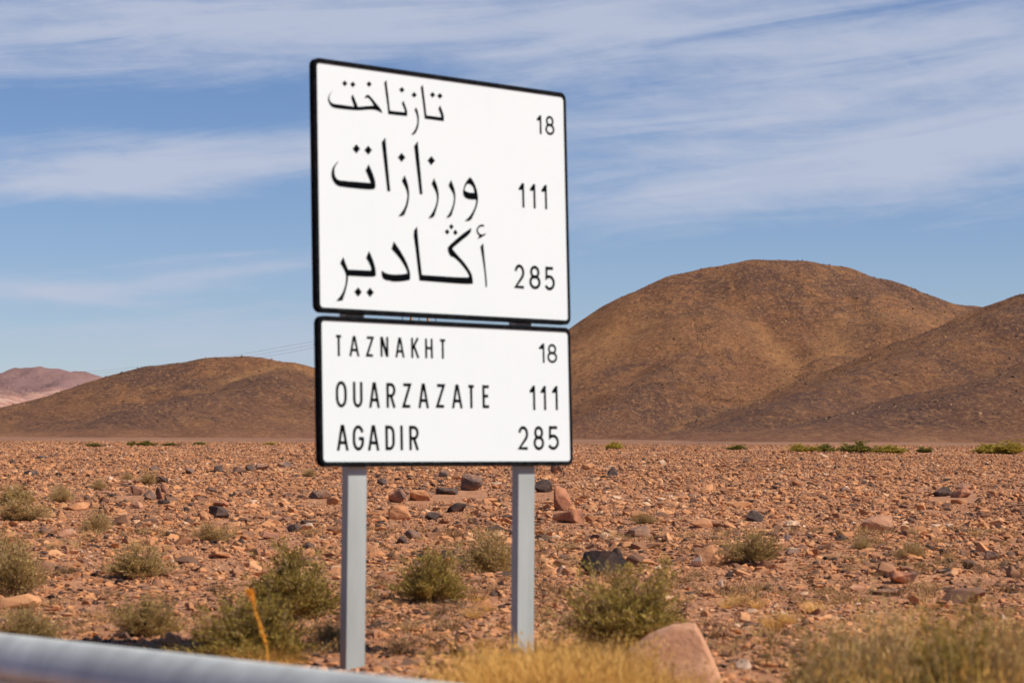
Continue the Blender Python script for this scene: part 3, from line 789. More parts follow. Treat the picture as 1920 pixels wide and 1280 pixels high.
# scree on the hills
for (Xg, Yg, Zg, H), nm, num, lb in ((h1, 'scree', 60000, 'dark scree blocks scattered over the high hill'), (h2, 'scree', 30000, 'dark scree blocks scattered over the low left hill')):
    ii = rng.integers(0, Xg.shape[0] - 1, num * 2); jj = rng.integers(0, Xg.shape[1] - 1, num * 2)
    dens = np.clip(0.45 + 1.3 * fbm(Xg[ii, jj] / 45, Yg[ii, jj] / 45, 3, 61), 0.05, 1)
    k = (H[ii, jj] > 4) & (rng.random(num * 2) < dens)
    ii, jj = ii[k][:num], jj[k][:num]; m = len(ii)
    u, v = rng.random(m), rng.random(m)
    x = Xg[ii, jj] * (1 - u) + Xg[ii, jj + 1] * u; y = Yg[ii, jj] * (1 - v) + Yg[ii + 1, jj] * v
    z = (Zg[ii, jj] * (1 - u) + Zg[ii, jj + 1] * u) * (1 - v) + (Zg[ii + 1, jj] * (1 - u) + Zg[ii + 1, jj + 1] * u) * v
    s = 0.35 * (1.3 / 0.35) ** (rng.random(m) ** 2.2)
    rot = np.stack([rng.normal(0, 0.5, m), rng.normal(0, 0.5, m), rng.random(m) * 6.283], -1)
    if nm == 'scree':
        sc_col = bpy.data.collections.get('scree_shapes')
        if sc_col is None:
            sc_col = bpy.data.collections.new('scree_shapes')
            ms = M('scree_stone', 0.9, 0.2)
            ms.col(ms.ramp(ms.rand(), [(0.0, (0.09, 0.06, 0.048)), (0.5, (0.16, 0.095, 0.062)), (0.8, (0.27, 0.155, 0.085)), (1.0, (0.36, 0.21, 0.11))]))
            for i in range(8):
                me = finish_rock(hull_mesh('s', 500 + i, (1, 0.8, 0.6), 9, 0.6), 'scree_shape', 0)
                me.materials.append(ms.m)
                sc_col.objects.link(bpy.data.objects.new('scree_shape_%d' % i, me))
    scatter(nm, np.stack([x, y, z], -1), rot, s[:, None] * (0.8 + 0.5 * rng.random((m, 3))), rng.integers(0, 8, m), sc_col, lb)

for (px, py, w, h, dr, mat, yaw, tilt, lb, pw, tp) in ROCKS:
    rock(px, py, w, h, dr, mat, yaw, tilt, lb, 'rock', pw, tp, sub=2 if w > 25 else 1)

# the big pink boulder in front: its own shape
def boulder():
    q = at(1275, 1292); m = q.y / F
    prof = [(-150, 0), (-142, 36), (-58, 100), (-12, 120), (32, 122), (54, 84), (60, 56), (84, 10), (82, 0)]
    bm = bmesh.new(); rr = random.Random(5)
    for dy, kx, kz in ((-0.16, 0.93, 0.16), (-0.03, 0.97, 0.93), (0.10, 1.0, 1.0), (0.32, 0.85, 0.7), (0.42, 0.7, 0.3)):
        for (x, z) in prof:
            bm.verts.new((x * m * kx, dy + 0.03 * rr.random(), (z * kz if z > 0 else -12) * m))
    bmesh.ops.convex_hull(bm, input=bm.verts)
    bmesh.ops.delete(bm, geom=[v for v in bm.verts if not v.link_faces], context='VERTS')
    me = finish_rock(bm, 'boulder', 0.006, 4, 0.010, 77)
    o = obj('boulder', me, MAT['rock_boulder'], loc=(q.x, q.y, q.z))
    tag(o, 'big pink sandstone boulder in front of the large green bush', 'boulder')
boulder()

# medium stones, one object each
pool = []
for i in range(14):
    me = finish_rock(hull_mesh('r', 900 + i, (1, 0.6 + 0.03 * i, 0.42 + 0.02 * (i % 6)), 15, 0.7, 0.2), 'stone', 0.03, 1, 0.03, i)
    me.materials.append(MAT['rubble']); pool.append(me)
placed = 0
for i in range(1000):
    if placed >= 215: break
    px = random.uniform(0, 1920); py = 1250 - 380 * random.random() ** 0.9
    if any(abs(px - q[0]) < 40 and abs(py - q[1]) < 22 for q in ROCKS): continue
    q = at(px, py)
    w = random.uniform(12, 24) * q.y / F
    if 0.74 * q.x + 0.673 * q.y < 5 or (q.y < 17 and w > 0.14): continue
    o = obj('stone', random.choice(pool)); o.location = (q.x, q.y, q.z + w * 0.13)
    o.rotation_euler = (random.gauss(0, .2), random.gauss(0, .2), random.uniform(0, 6.28)); o.scale = (w, w, w * random.uniform(0.7, 1.1))
    tag(o, 'loose medium sized stone, one of many lying about the stony plain', 'stone', 'loose medium stones on the stony plain')
    placed += 1

# ------------------------------------------------------------------ shrubs and grass
def tubes(paths, rads, sides=3):
    V, Fc = [], []
    for pth, (r0, r1) in zip(paths, rads):
        n = len(pth); base = len(V)
        for i, p in enumerate(pth):
            d = (pth[min(i + 1, n - 1)] - pth[max(i - 1, 0)]).normalized()
            a = d.orthogonal().normalized(); b = d.cross(a)
            r = r0 + (r1 - r0) * i / (n - 1)
            for s in range(sides):
                t = 2 * math.pi * s / sides
                V.append(p + (a * math.cos(t) + b * math.sin(t)) * r)
        for i in range(n - 1):
            for s in range(sides):
                s2 = (s + 1) % sides
                Fc.append((base + i * sides + s, base + i * sides + s2, base + (i + 1) * sides + s2, base + (i + 1) * sides + s))
    return V, Fc
def shrub_meshes(seed, nstem, leaves, leaf_l, leaf_w, spread=1.0, twiggy=0.5, upright=0.5):
    """unit shrub: about 1 wide, 0.8 high, origin at its foot"""
    rr = random.Random(seed); nr = np.random.default_rng(seed)
    paths, rads, tips = [], [], []
    lobes = [(rr.uniform(0, 6.28), rr.uniform(0.72, 1.15)) for _ in range(7)]
    for i in range(nstem):
        az = rr.uniform(0, 2 * math.pi)
        lob = max(0.62, max(k * math.exp(-((math.atan2(math.sin(az - a), math.cos(az - a))) / 0.75) ** 2) for a, k in lobes))
        th = math.acos(1 - rr.random() * (1.0 - 0.12)) * (1.12 - 0.25 * upright)
        L = (0.38 + 0.15 * rr.random()) * (1.15 if rr.random() < 0.06 else 1.0) * (lob if th > 0.5 else 0.9 + 0.2 * rr.random())
        hz = 0.74 / 0.5
        d = Vector((math.cos(az) * math.sin(th), math.sin(az) * math.sin(th), math.cos(th) * hz))
        p = Vector((rr.gauss(0, 0.05), rr.gauss(0, 0.05), 0)); pth = [p.copy()]
        step = L / 5
        dd = d.copy(); dd.z += 0.15
        for k in range(5):
            dd += Vector((rr.gauss(0, .16), rr.gauss(0, .16), rr.gauss(0, .12) + 0.04))
            p = p + dd.normalized() * step * d.length * 1.0
            if p.z < 0.01: p.z = 0.01
            pth.append(p.copy())
        paths.append(pth); rads.append((0.0052, 0.0012))
        for k in range(2, 6):
            for _ in range(3):
                q = pth[k] if k < 5 else pth[5]
                e = (dd.normalized() + Vector((rr.gauss(0, .6), rr.gauss(0, .6), rr.gauss(0.25, .4)))).normalized() * rr.uniform(0.05, 0.13)
                e2 = q + e
                if e2.z < 0.01: continue
                paths.append([q, q + e * 0.5 + Vector((0, 0, 0.005)), e2]); rads.append((0.0022, 0.0008))
                tips.append((q, e2))
    V, Fc = tubes(paths, rads)
    stems = pymesh('stems', V, Fc)
    # leaves along the twigs
    T0 = np.array([t[0][:] for t in tips]); T1 = np.array([t[1][:] for t in tips])
    k = nr.integers(0, len(T0), leaves); u = nr.random(leaves) ** 0.7
    P = T0[k] * (1 - u[:, None]) + T1[k] * u[:, None] + nr.normal(0, 0.012, (leaves, 3))
    D = (T1 - T0)[k]; D /= np.linalg.norm(D, axis=1)[:, None]
    D = D + nr.normal(0, 0.65, (leaves, 3)); D[:, 2] += 0.3; D /= np.linalg.norm(D, axis=1)[:, None]
    Sd = np.cross(D, nr.normal(0, 1, (leaves, 3))); Sd /= np.linalg.norm(Sd, axis=1)[:, None] + 1e-9
    L = leaf_l * (0.6 + 0.8 * nr.random(leaves))[:, None]; Wd = leaf_w * (0.6 + 0.8 * nr.random(leaves))[:, None]
    Q = np.stack([P, P + D * L * 0.5 + Sd * Wd, P + D * L, P + D * L * 0.5 - Sd * Wd], 1)
    Q[:, :, 2] = np.maximum(Q[:, :, 2], 0.003)
    fo = npmesh('foliage', Q.reshape(-1, 3), np.arange(leaves * 4).reshape(-1, 4))
    a = fo.attributes.new('lid', 'FLOAT', 'POINT'); a.data.foreach_set('value', np.repeat(nr.random(leaves), 4).astype(np.float32))
    return stems, fo
SH = {}
def kind_of_shrub(key, leafmat, stemmat, seeds, **k):
    SH[key] = []
    for s in seeds:
        st, fo = shrub_meshes(s, **k)
        st.materials.append(MAT[stemmat]); fo.materials.append(MAT[leafmat])
        SH[key].append((st, fo))
kind_of_shrub('green', 'leaf_green', 'stem', (1, 2, 3, 4), nstem=190, leaves=24000, leaf_l=0.040, leaf_w=0.0046)
kind_of_shrub('dry', 'leaf_dry', 'stem', (11, 12, 13), nstem=170, leaves=8000, leaf_l=0.045, leaf_w=0.0042)
kind_of_shrub('olive', 'leaf_brown', 'stem', (21, 22, 23), nstem=170, leaves=12000, leaf_l=0.045, leaf_w=0.0046)
kind_of_shrub('far', 'leaf_far', 'stem_dark', (31, 32), nstem=70, leaves=6000, leaf_l=0.075, leaf_w=0.014)
kind_of_shrub('fardark', 'leaf_far_dark', 'stem_dark', (41, 42), nstem=70, leaves=6500, leaf_l=0.075, leaf_w=0.014)
def shrub(kind, px, py, w, h, label, group=None, i=0, name='shrub', cat='shrub', d=None):
    q = at(px, py)
    m = q.y / F
    st, fo = SH[kind][i % len(SH[kind])]
    e = empty(name, q + Vector((0, 0, -0.01)), (px * 0.37) % 6.28)
    sx = w * m / 0.76; sz = h * m / 0.74
    e.scale = (sx, sx * 0.95, sz)
    obj('stems', st, None, e); obj('foliage', fo, None, e)
    return tag(e, label, cat, group)
SHRUBS = [
 ('green', 553, 1160, 172, 128, 'round dense green bush just left of the left sign post'),
 ('green', 475, 1248, 215, 128, 'low wide green bush behind the guardrail, in front of the round one'),
 ('olive', 258, 1084, 122, 68, 'dry olive bush in the left middle of the stony ground'),
 ('olive', 272, 1192, 132, 74, 'grey olive bush nearest the guardrail on the left'),
 ('olive', 22, 1116, 135, 112, 'tall brownish bush cut off by the left edge'),
 ('olive', 30, 945, 78, 38, 'low dark olive bush at the left edge, upper of two'),
 ('dry', 42, 977, 110, 44, 'wide straw coloured bush at the left edge'),
 ('dry', 112, 942, 48, 34, 'small pale bush right of the upper left edge bush'),
 ('dry', 178, 998, 62, 44, 'pale thin tuft-like bush between the left edge bush and the pointed flake'),
 ('dry', 397, 1015, 68, 36, 'low straw bush below the black block'),
 ('dry', 186, 918, 30, 22, 'small dry bush left of the red rounded stone'),
 ('dry', 277, 908, 32, 28, 'small dry bush behind the small rock pile'),
 ('dry', 238, 900, 24, 15, 'tiny dry bush left of the one behind the rock pile'),
 ('green', 812, 1128, 128, 92, 'olive green bush between the two sign posts'),
 ('olive', 915, 1077, 108, 84, 'brown olive bush behind and right of the one between the posts'),
 ('green', 1182, 1216, 206, 150, 'largest dark green bush, right of the right sign post'),
 ('olive', 1408, 1057, 94, 62, 'brown dry bush standing alone on the right-hand stones'),
 ('dry', 1705, 1047, 62, 34, 'small straw bush on the right-hand stones'),
 ('dry', 1616, 1030, 44, 27, 'smallest pale bush left of the small straw bush'),
 ('dry', 1210, 982, 50, 22, 'grey dead bush among stones right of the upright slab'),
 ('dry', 580, 893, 28, 16, 'tiny pale bush by the lower left corner of the sign'),
 ('olive', 620, 1215, 60, 50, 'dead grey brush at the foot of the left sign post'),
 ('olive', 60, 1205, 110, 70, 'low dead brush above the guardrail at the left edge'),
]
for i, s in enumerate(SHRUBS): shrub(*s, i=i)
FAR = [('fardark', 176, 837, 26, 6), ('fardark', 248, 835, 18, 8), ('fardark', 274, 835, 30, 8), ('fardark', 320, 835, 26, 5), ('fardark', 373, 835, 24, 6), ('far', 506, 833, 20, 4),
       ('far', 1152, 842, 30, 12), ('fardark', 1382, 843, 30, 9), ('far', 1498, 847, 32, 13), ('far', 1522, 847, 26, 9), ('fardark', 1547, 847, 38, 13),
       ('fardark', 1605, 849, 50, 20), ('far', 1667, 850, 62, 13), ('fardark', 1733, 848, 26, 10), ('far', 1857, 850, 60, 16), ('far', 1893, 851, 46, 21)]
FARL = ['flat dark green bush, leftmost on the far line of the plain', 'round dark bush, second from the left on the far line', 'wider dark bush touching the round one on the far line',
        'thin dark bush right of the pair on the far line', 'small thin bush left of the sign on the far line', 'tiny yellow bush nearest the sign on the far line, left side',
        'green bush nearest the sign on the far line, right side', 'dull brownish green bush left of the bush trio', 'yellow green bush, left one of the trio on the far line',
        'low yellow bush in the middle of the trio', 'darker bush, right one of the trio on the far line', 'tallest dark green rounded bush on the far line',
        'long low yellow bush right of the tallest dark one', 'faint small bush between the long low yellow one and the right pair', 'yellow green bush, left one of the pair at the right edge',
        'high yellow bush at the right end of the far line']
for i, (s, lb) in enumerate(zip(FAR, FARL)): shrub(*s[:3], s[3] * 1.15, s[4] * 1.1, lb, i=i, name='distant_bush', cat='bush')

def tuft_mesh(seed, n, h, bend, rad, wid):
    nr = np.random.default_rng(seed)
    V, Fc, ids = [], [], []
    for i in range(n):
        a = nr.random() * 6.283; r = rad * math.sqrt(nr.random()) * 0.35
        p = np.array([math.cos(a) * r, math.sin(a) * r, 0]); out = np.array([math.cos(a), math.sin(a), 0])
        L = h * (0.5 + 0.6 * nr.random()); lean = bend * (0.3 + nr.random()); side = np.array([-math.sin(a + nr.normal(0, .8)), math.cos(a + nr.normal(0, .8)), 0])
        w = wid * (0.6 + 0.8 * nr.random()); b = len(V); K = 4
        for k in range(K + 1):
            t = k / K
            c = p + out * (lean * L * t * t + r * t) + np.array([nr.normal(0, .006), nr.normal(0, .006), L * t * (1 - 0.25 * lean * t)])
            ww = w * (1 - 0.85 * t)
            V += [c - side * ww, c + side * ww]
        for k in range(K): Fc.append((b + 2 * k, b + 2 * k + 1, b + 2 * k + 3, b + 2 * k + 2))
        # seed head on some
        v = nr.random(); ids += [v] * (2 * K + 2)
        if nr.random() < 0.35:
            b = len(V); c0 = c; 
            for k in range(5):
                o = nr.normal(0, 0.008, 3); s2 = nr.normal(0, 1, 3); s2 /= np.linalg.norm(s2)
                bb = len(V); V += [c0 + o - s2 * 0.004 + [0, 0, -0.012 * k], c0 + o + s2 * 0.004 + [0, 0, -0.012 * k], c0 + o + [0, 0, 0.014 - 0.012 * k]]
                Fc.append((bb, bb + 1, bb + 2)); ids += [v] * 3
    me = pymesh('grass_tuft', V, Fc)
    at_ = me.attributes.new('lid', 'FLOAT', 'POINT'); at_.data.foreach_set('value', np.array(ids, np.float32))
    return me
TUFT = {}
for key, mat in (('gold', 'grass_gold'), ('olive', 'grass_olive')):
    TUFT[key] = []
    for s in range(4):
        me = tuft_mesh(s + (50 if key == 'gold' else 80), 260, 0.30, 0.55, 0.28, 0.0022)
        me.materials.append(MAT[mat]); TUFT[key].append(me)
def tuft(key, i, x, y, s, label, group, hs=1.0):
    o = obj('grass_tuft', TUFT[key][i % 4]); o.location = (x, y, float(gz(x, y)) - 0.01)
    o.rotation_euler = (0, 0, i * 1.3); o.scale = (s, s, s * hs)
    return tag(o, label, 'grass', group)
def fore(px, depth):            # a spot on the ground below the frame, nearer than anything the frame shows
    return (px - 960) / F * depth, depth
def hs_for(ytop, d): return (EYE - (ytop - 850) / F * d) / 0.31
i = 0
for px in list(range(850, 1165, 24)):
    for dep in (8.9, 9.7, 10.6):
        x, y = fore(px + random.uniform(-15, 15), dep + random.uniform(-.25, .25)); i += 1
        yt = 1262 - 50 * float(smooth01((px - 860) / 120.)) + random.uniform(-12, 26)
        s0 = hs_for(yt, dep) * 0.86
        tuft('gold', i, x, y, s0 * 0.55, 'golden dry grass tuft, one of the thicket in front of the right sign post', 'golden grass thicket in front of the right sign post', 1.8)
for k in range(16):
    px = random.uniform(915, 1170); dep = random.uniform(8.6, 10.2); x, y = fore(px, dep); i += 1
    s0 = hs_for(random.uniform(1190, 1222), dep) * 0.9
    tuft('gold', i, x, y, s0 * 0.8, 'taller loose golden grass tuft rising out of the thicket by the right sign post', 'taller golden tufts by the right sign post', 1.25)
for px in list(range(1165, 1290, 18)):
    x, y = fore(px, 11.6); i += 1
    tuft('gold', i, x, y, 0.46, 'low golden grass tuft growing against the left foot of the pink boulder', 'golden grass against the boulder', 0.8)
for px in list(range(1470, 1990, 34)):
    for dep in (7.9, 8.8, 9.9, 11.2):
        if random.random() < 0.42: continue
        x, y = fore(px + random.uniform(-22, 22), dep + random.uniform(-.4, .4)); i += 1
        yt = 1255 - 112 * float(smooth01((px - 1440) / 240.)) + random.uniform(-30, 90)
        s0 = hs_for(yt, dep) * 0.86
        tuft('olive' if random.random() < 0.7 else 'gold', i, x, y, s0 * random.uniform(0.5, 0.8), 'dry olive grass tuft, one of the blurred thicket in the lower right corner', 'blurred dry thicket in the lower right corner', 1.3)
for (px, py, s) in [(1450, 1180, .55), (1478, 1168, .4), (1385, 1132, .4), (1362, 1140, .35), (1530, 1150, .5), (1420, 1140, .35)]:
    q = at(px, py); i += 1
    tuft('gold', i, q.x, q.y, s, 'small golden tuft on bare soil right of the pink boulder', 'small golden tufts right of the boulder', 0.9)
for (px, py, s) in [(430, 1235, .5), (460, 1238, .6), (500, 1236, .55), (530, 1240, .5), (475, 1250, .6), (545, 1250, .45)]:
    q = at(px, py + 10); i += 1
    tuft('gold', i, q.x, q.y, s, 'pale golden tuft growing in front of the low green bush', 'golden tufts in front of the low green bush', 0.9)
for (px, py, s) in [(900, 1120, .35), (888, 1150, .4), (915, 1135, .3)]:
    q = at(px, py + 10); i += 1
    tuft('gold', i, q.x, q.y, s, 'thin golden tuft between the sign posts, right of the olive bush', 'thin golden tufts between the posts', 0.8)
# dark olive bushes in the blurred lower right
for (px, dep, w, h, kd, lb) in [(1880, 11.5, 230, 165, 'olive', 'dark olive bush in the lower right corner behind the blurred thicket'), (1560, 8.8, 210, 290, 'olive', 'brownish bush at the left end of the blurred thicket'), (1668, 9.4, 210, 285, 'dry', 'pale straw bush behind the left part of the blurred thicket'),
                            (1775, 8.2, 240, 350, 'green', 'greenish olive bush in the middle of the blurred thicket'), (1905, 8.4, 250, 340, 'dry', 'straw coloured bush at the right end of the blurred thicket')]:
    x, y = fore(px, dep)
    st, fo = SH[kd][int(px) % 3]
    e = empty('shrub', (x, y, float(gz(x, y)) - 0.01), px * 0.1); m = dep / F
    e.scale = (w * m / 0.76, w * m / 0.76, h * m / 0.78)
    obj('stems', st, None, e); obj('foliage', fo, None, e); tag(e, lb, 'shrub')

# sparse dry sprigs on the soil: nobody could count them
sprig_col = bpy.data.collections.new('sprig_shapes')
for s in range(4):
    me = tuft_mesh(200 + s, 46, 0.09, 0.9, 0.12, 0.0022); me.materials.append(MAT['sprig'])
    sprig_col.objects.link(bpy.data.objects.new('sprig_shape_%d' % s, me))
x, y = wedge(1500, 8, 32, pw=1.6)
q = fbm(x * 0.35, y * 0.35, 3, 44); k = (q > -0.05) & (rng.random(len(x)) < 0.7)
x, y = x[k], y[k]; m_ = len(x)
scatter('dry_sprigs', np.stack([x, y, gz(x, y)], -1), np.stack([x * 0, x * 0, rng.random(m_) * 6.28], -1), np.repeat(rng.uniform(.5, 1.5, m_)[:, None], 3, 1), rng.integers(0, 4, m_), sprig_col, 'sparse dry sprigs of grass growing between the near stones')

# the single bent stalk in front of the left bushes
def stalk():
    c = [(506, 1330), (503, 1265), (500, 1212), (490, 1180), (480, 1150), (474, 1125), (466, 1108)]
    D = 9.4
    base = at(506, 1210, D); base.z = float(gz(base.x, base.y))
    pts = [at(px, py, D) - base for px, py in c]; pts[0].z = 0.0
    e = empty('grass_stalk', base)
    V, Fc = tubes([pts], [(0.0045, 0.003)], 5); obj('stem', pymesh('stem', V, Fc), MAT['seedhead'], e)
    rr = random.Random(3); paths, rads = [], []
    for k in range(420):
        t = rr.random() ** 0.8; i = min(int(t * 4), 3); f = t * 4 - i
        p = pts[2 + i].lerp(pts[3 + i], f)
        fat = 0.6 + 0.8 * math.exp(-((t - 0.95) / 0.15) ** 2) + 0.2 * math.sin(t * 9)
        d = Vector((rr.gauss(0, 1), rr.gauss(0, 1), rr.gauss(0.8, 1))).normalized() * 0.016 * fat
        paths.append([p, p + d * 0.6, p + d]); rads.append((0.0022, 0.001))
    V, Fc = tubes(paths, rads); obj('seed_head', pymesh('seed_head', V, Fc), MAT['seedhead'], e)
    tag(e, 'single bent orange grass stalk rising above the guardrail in front of the green bushes', 'grass')
MAT['seedhead'] = plain('orange_seed_head', (0.80, 0.38, 0.045), 0.8)
stalk()

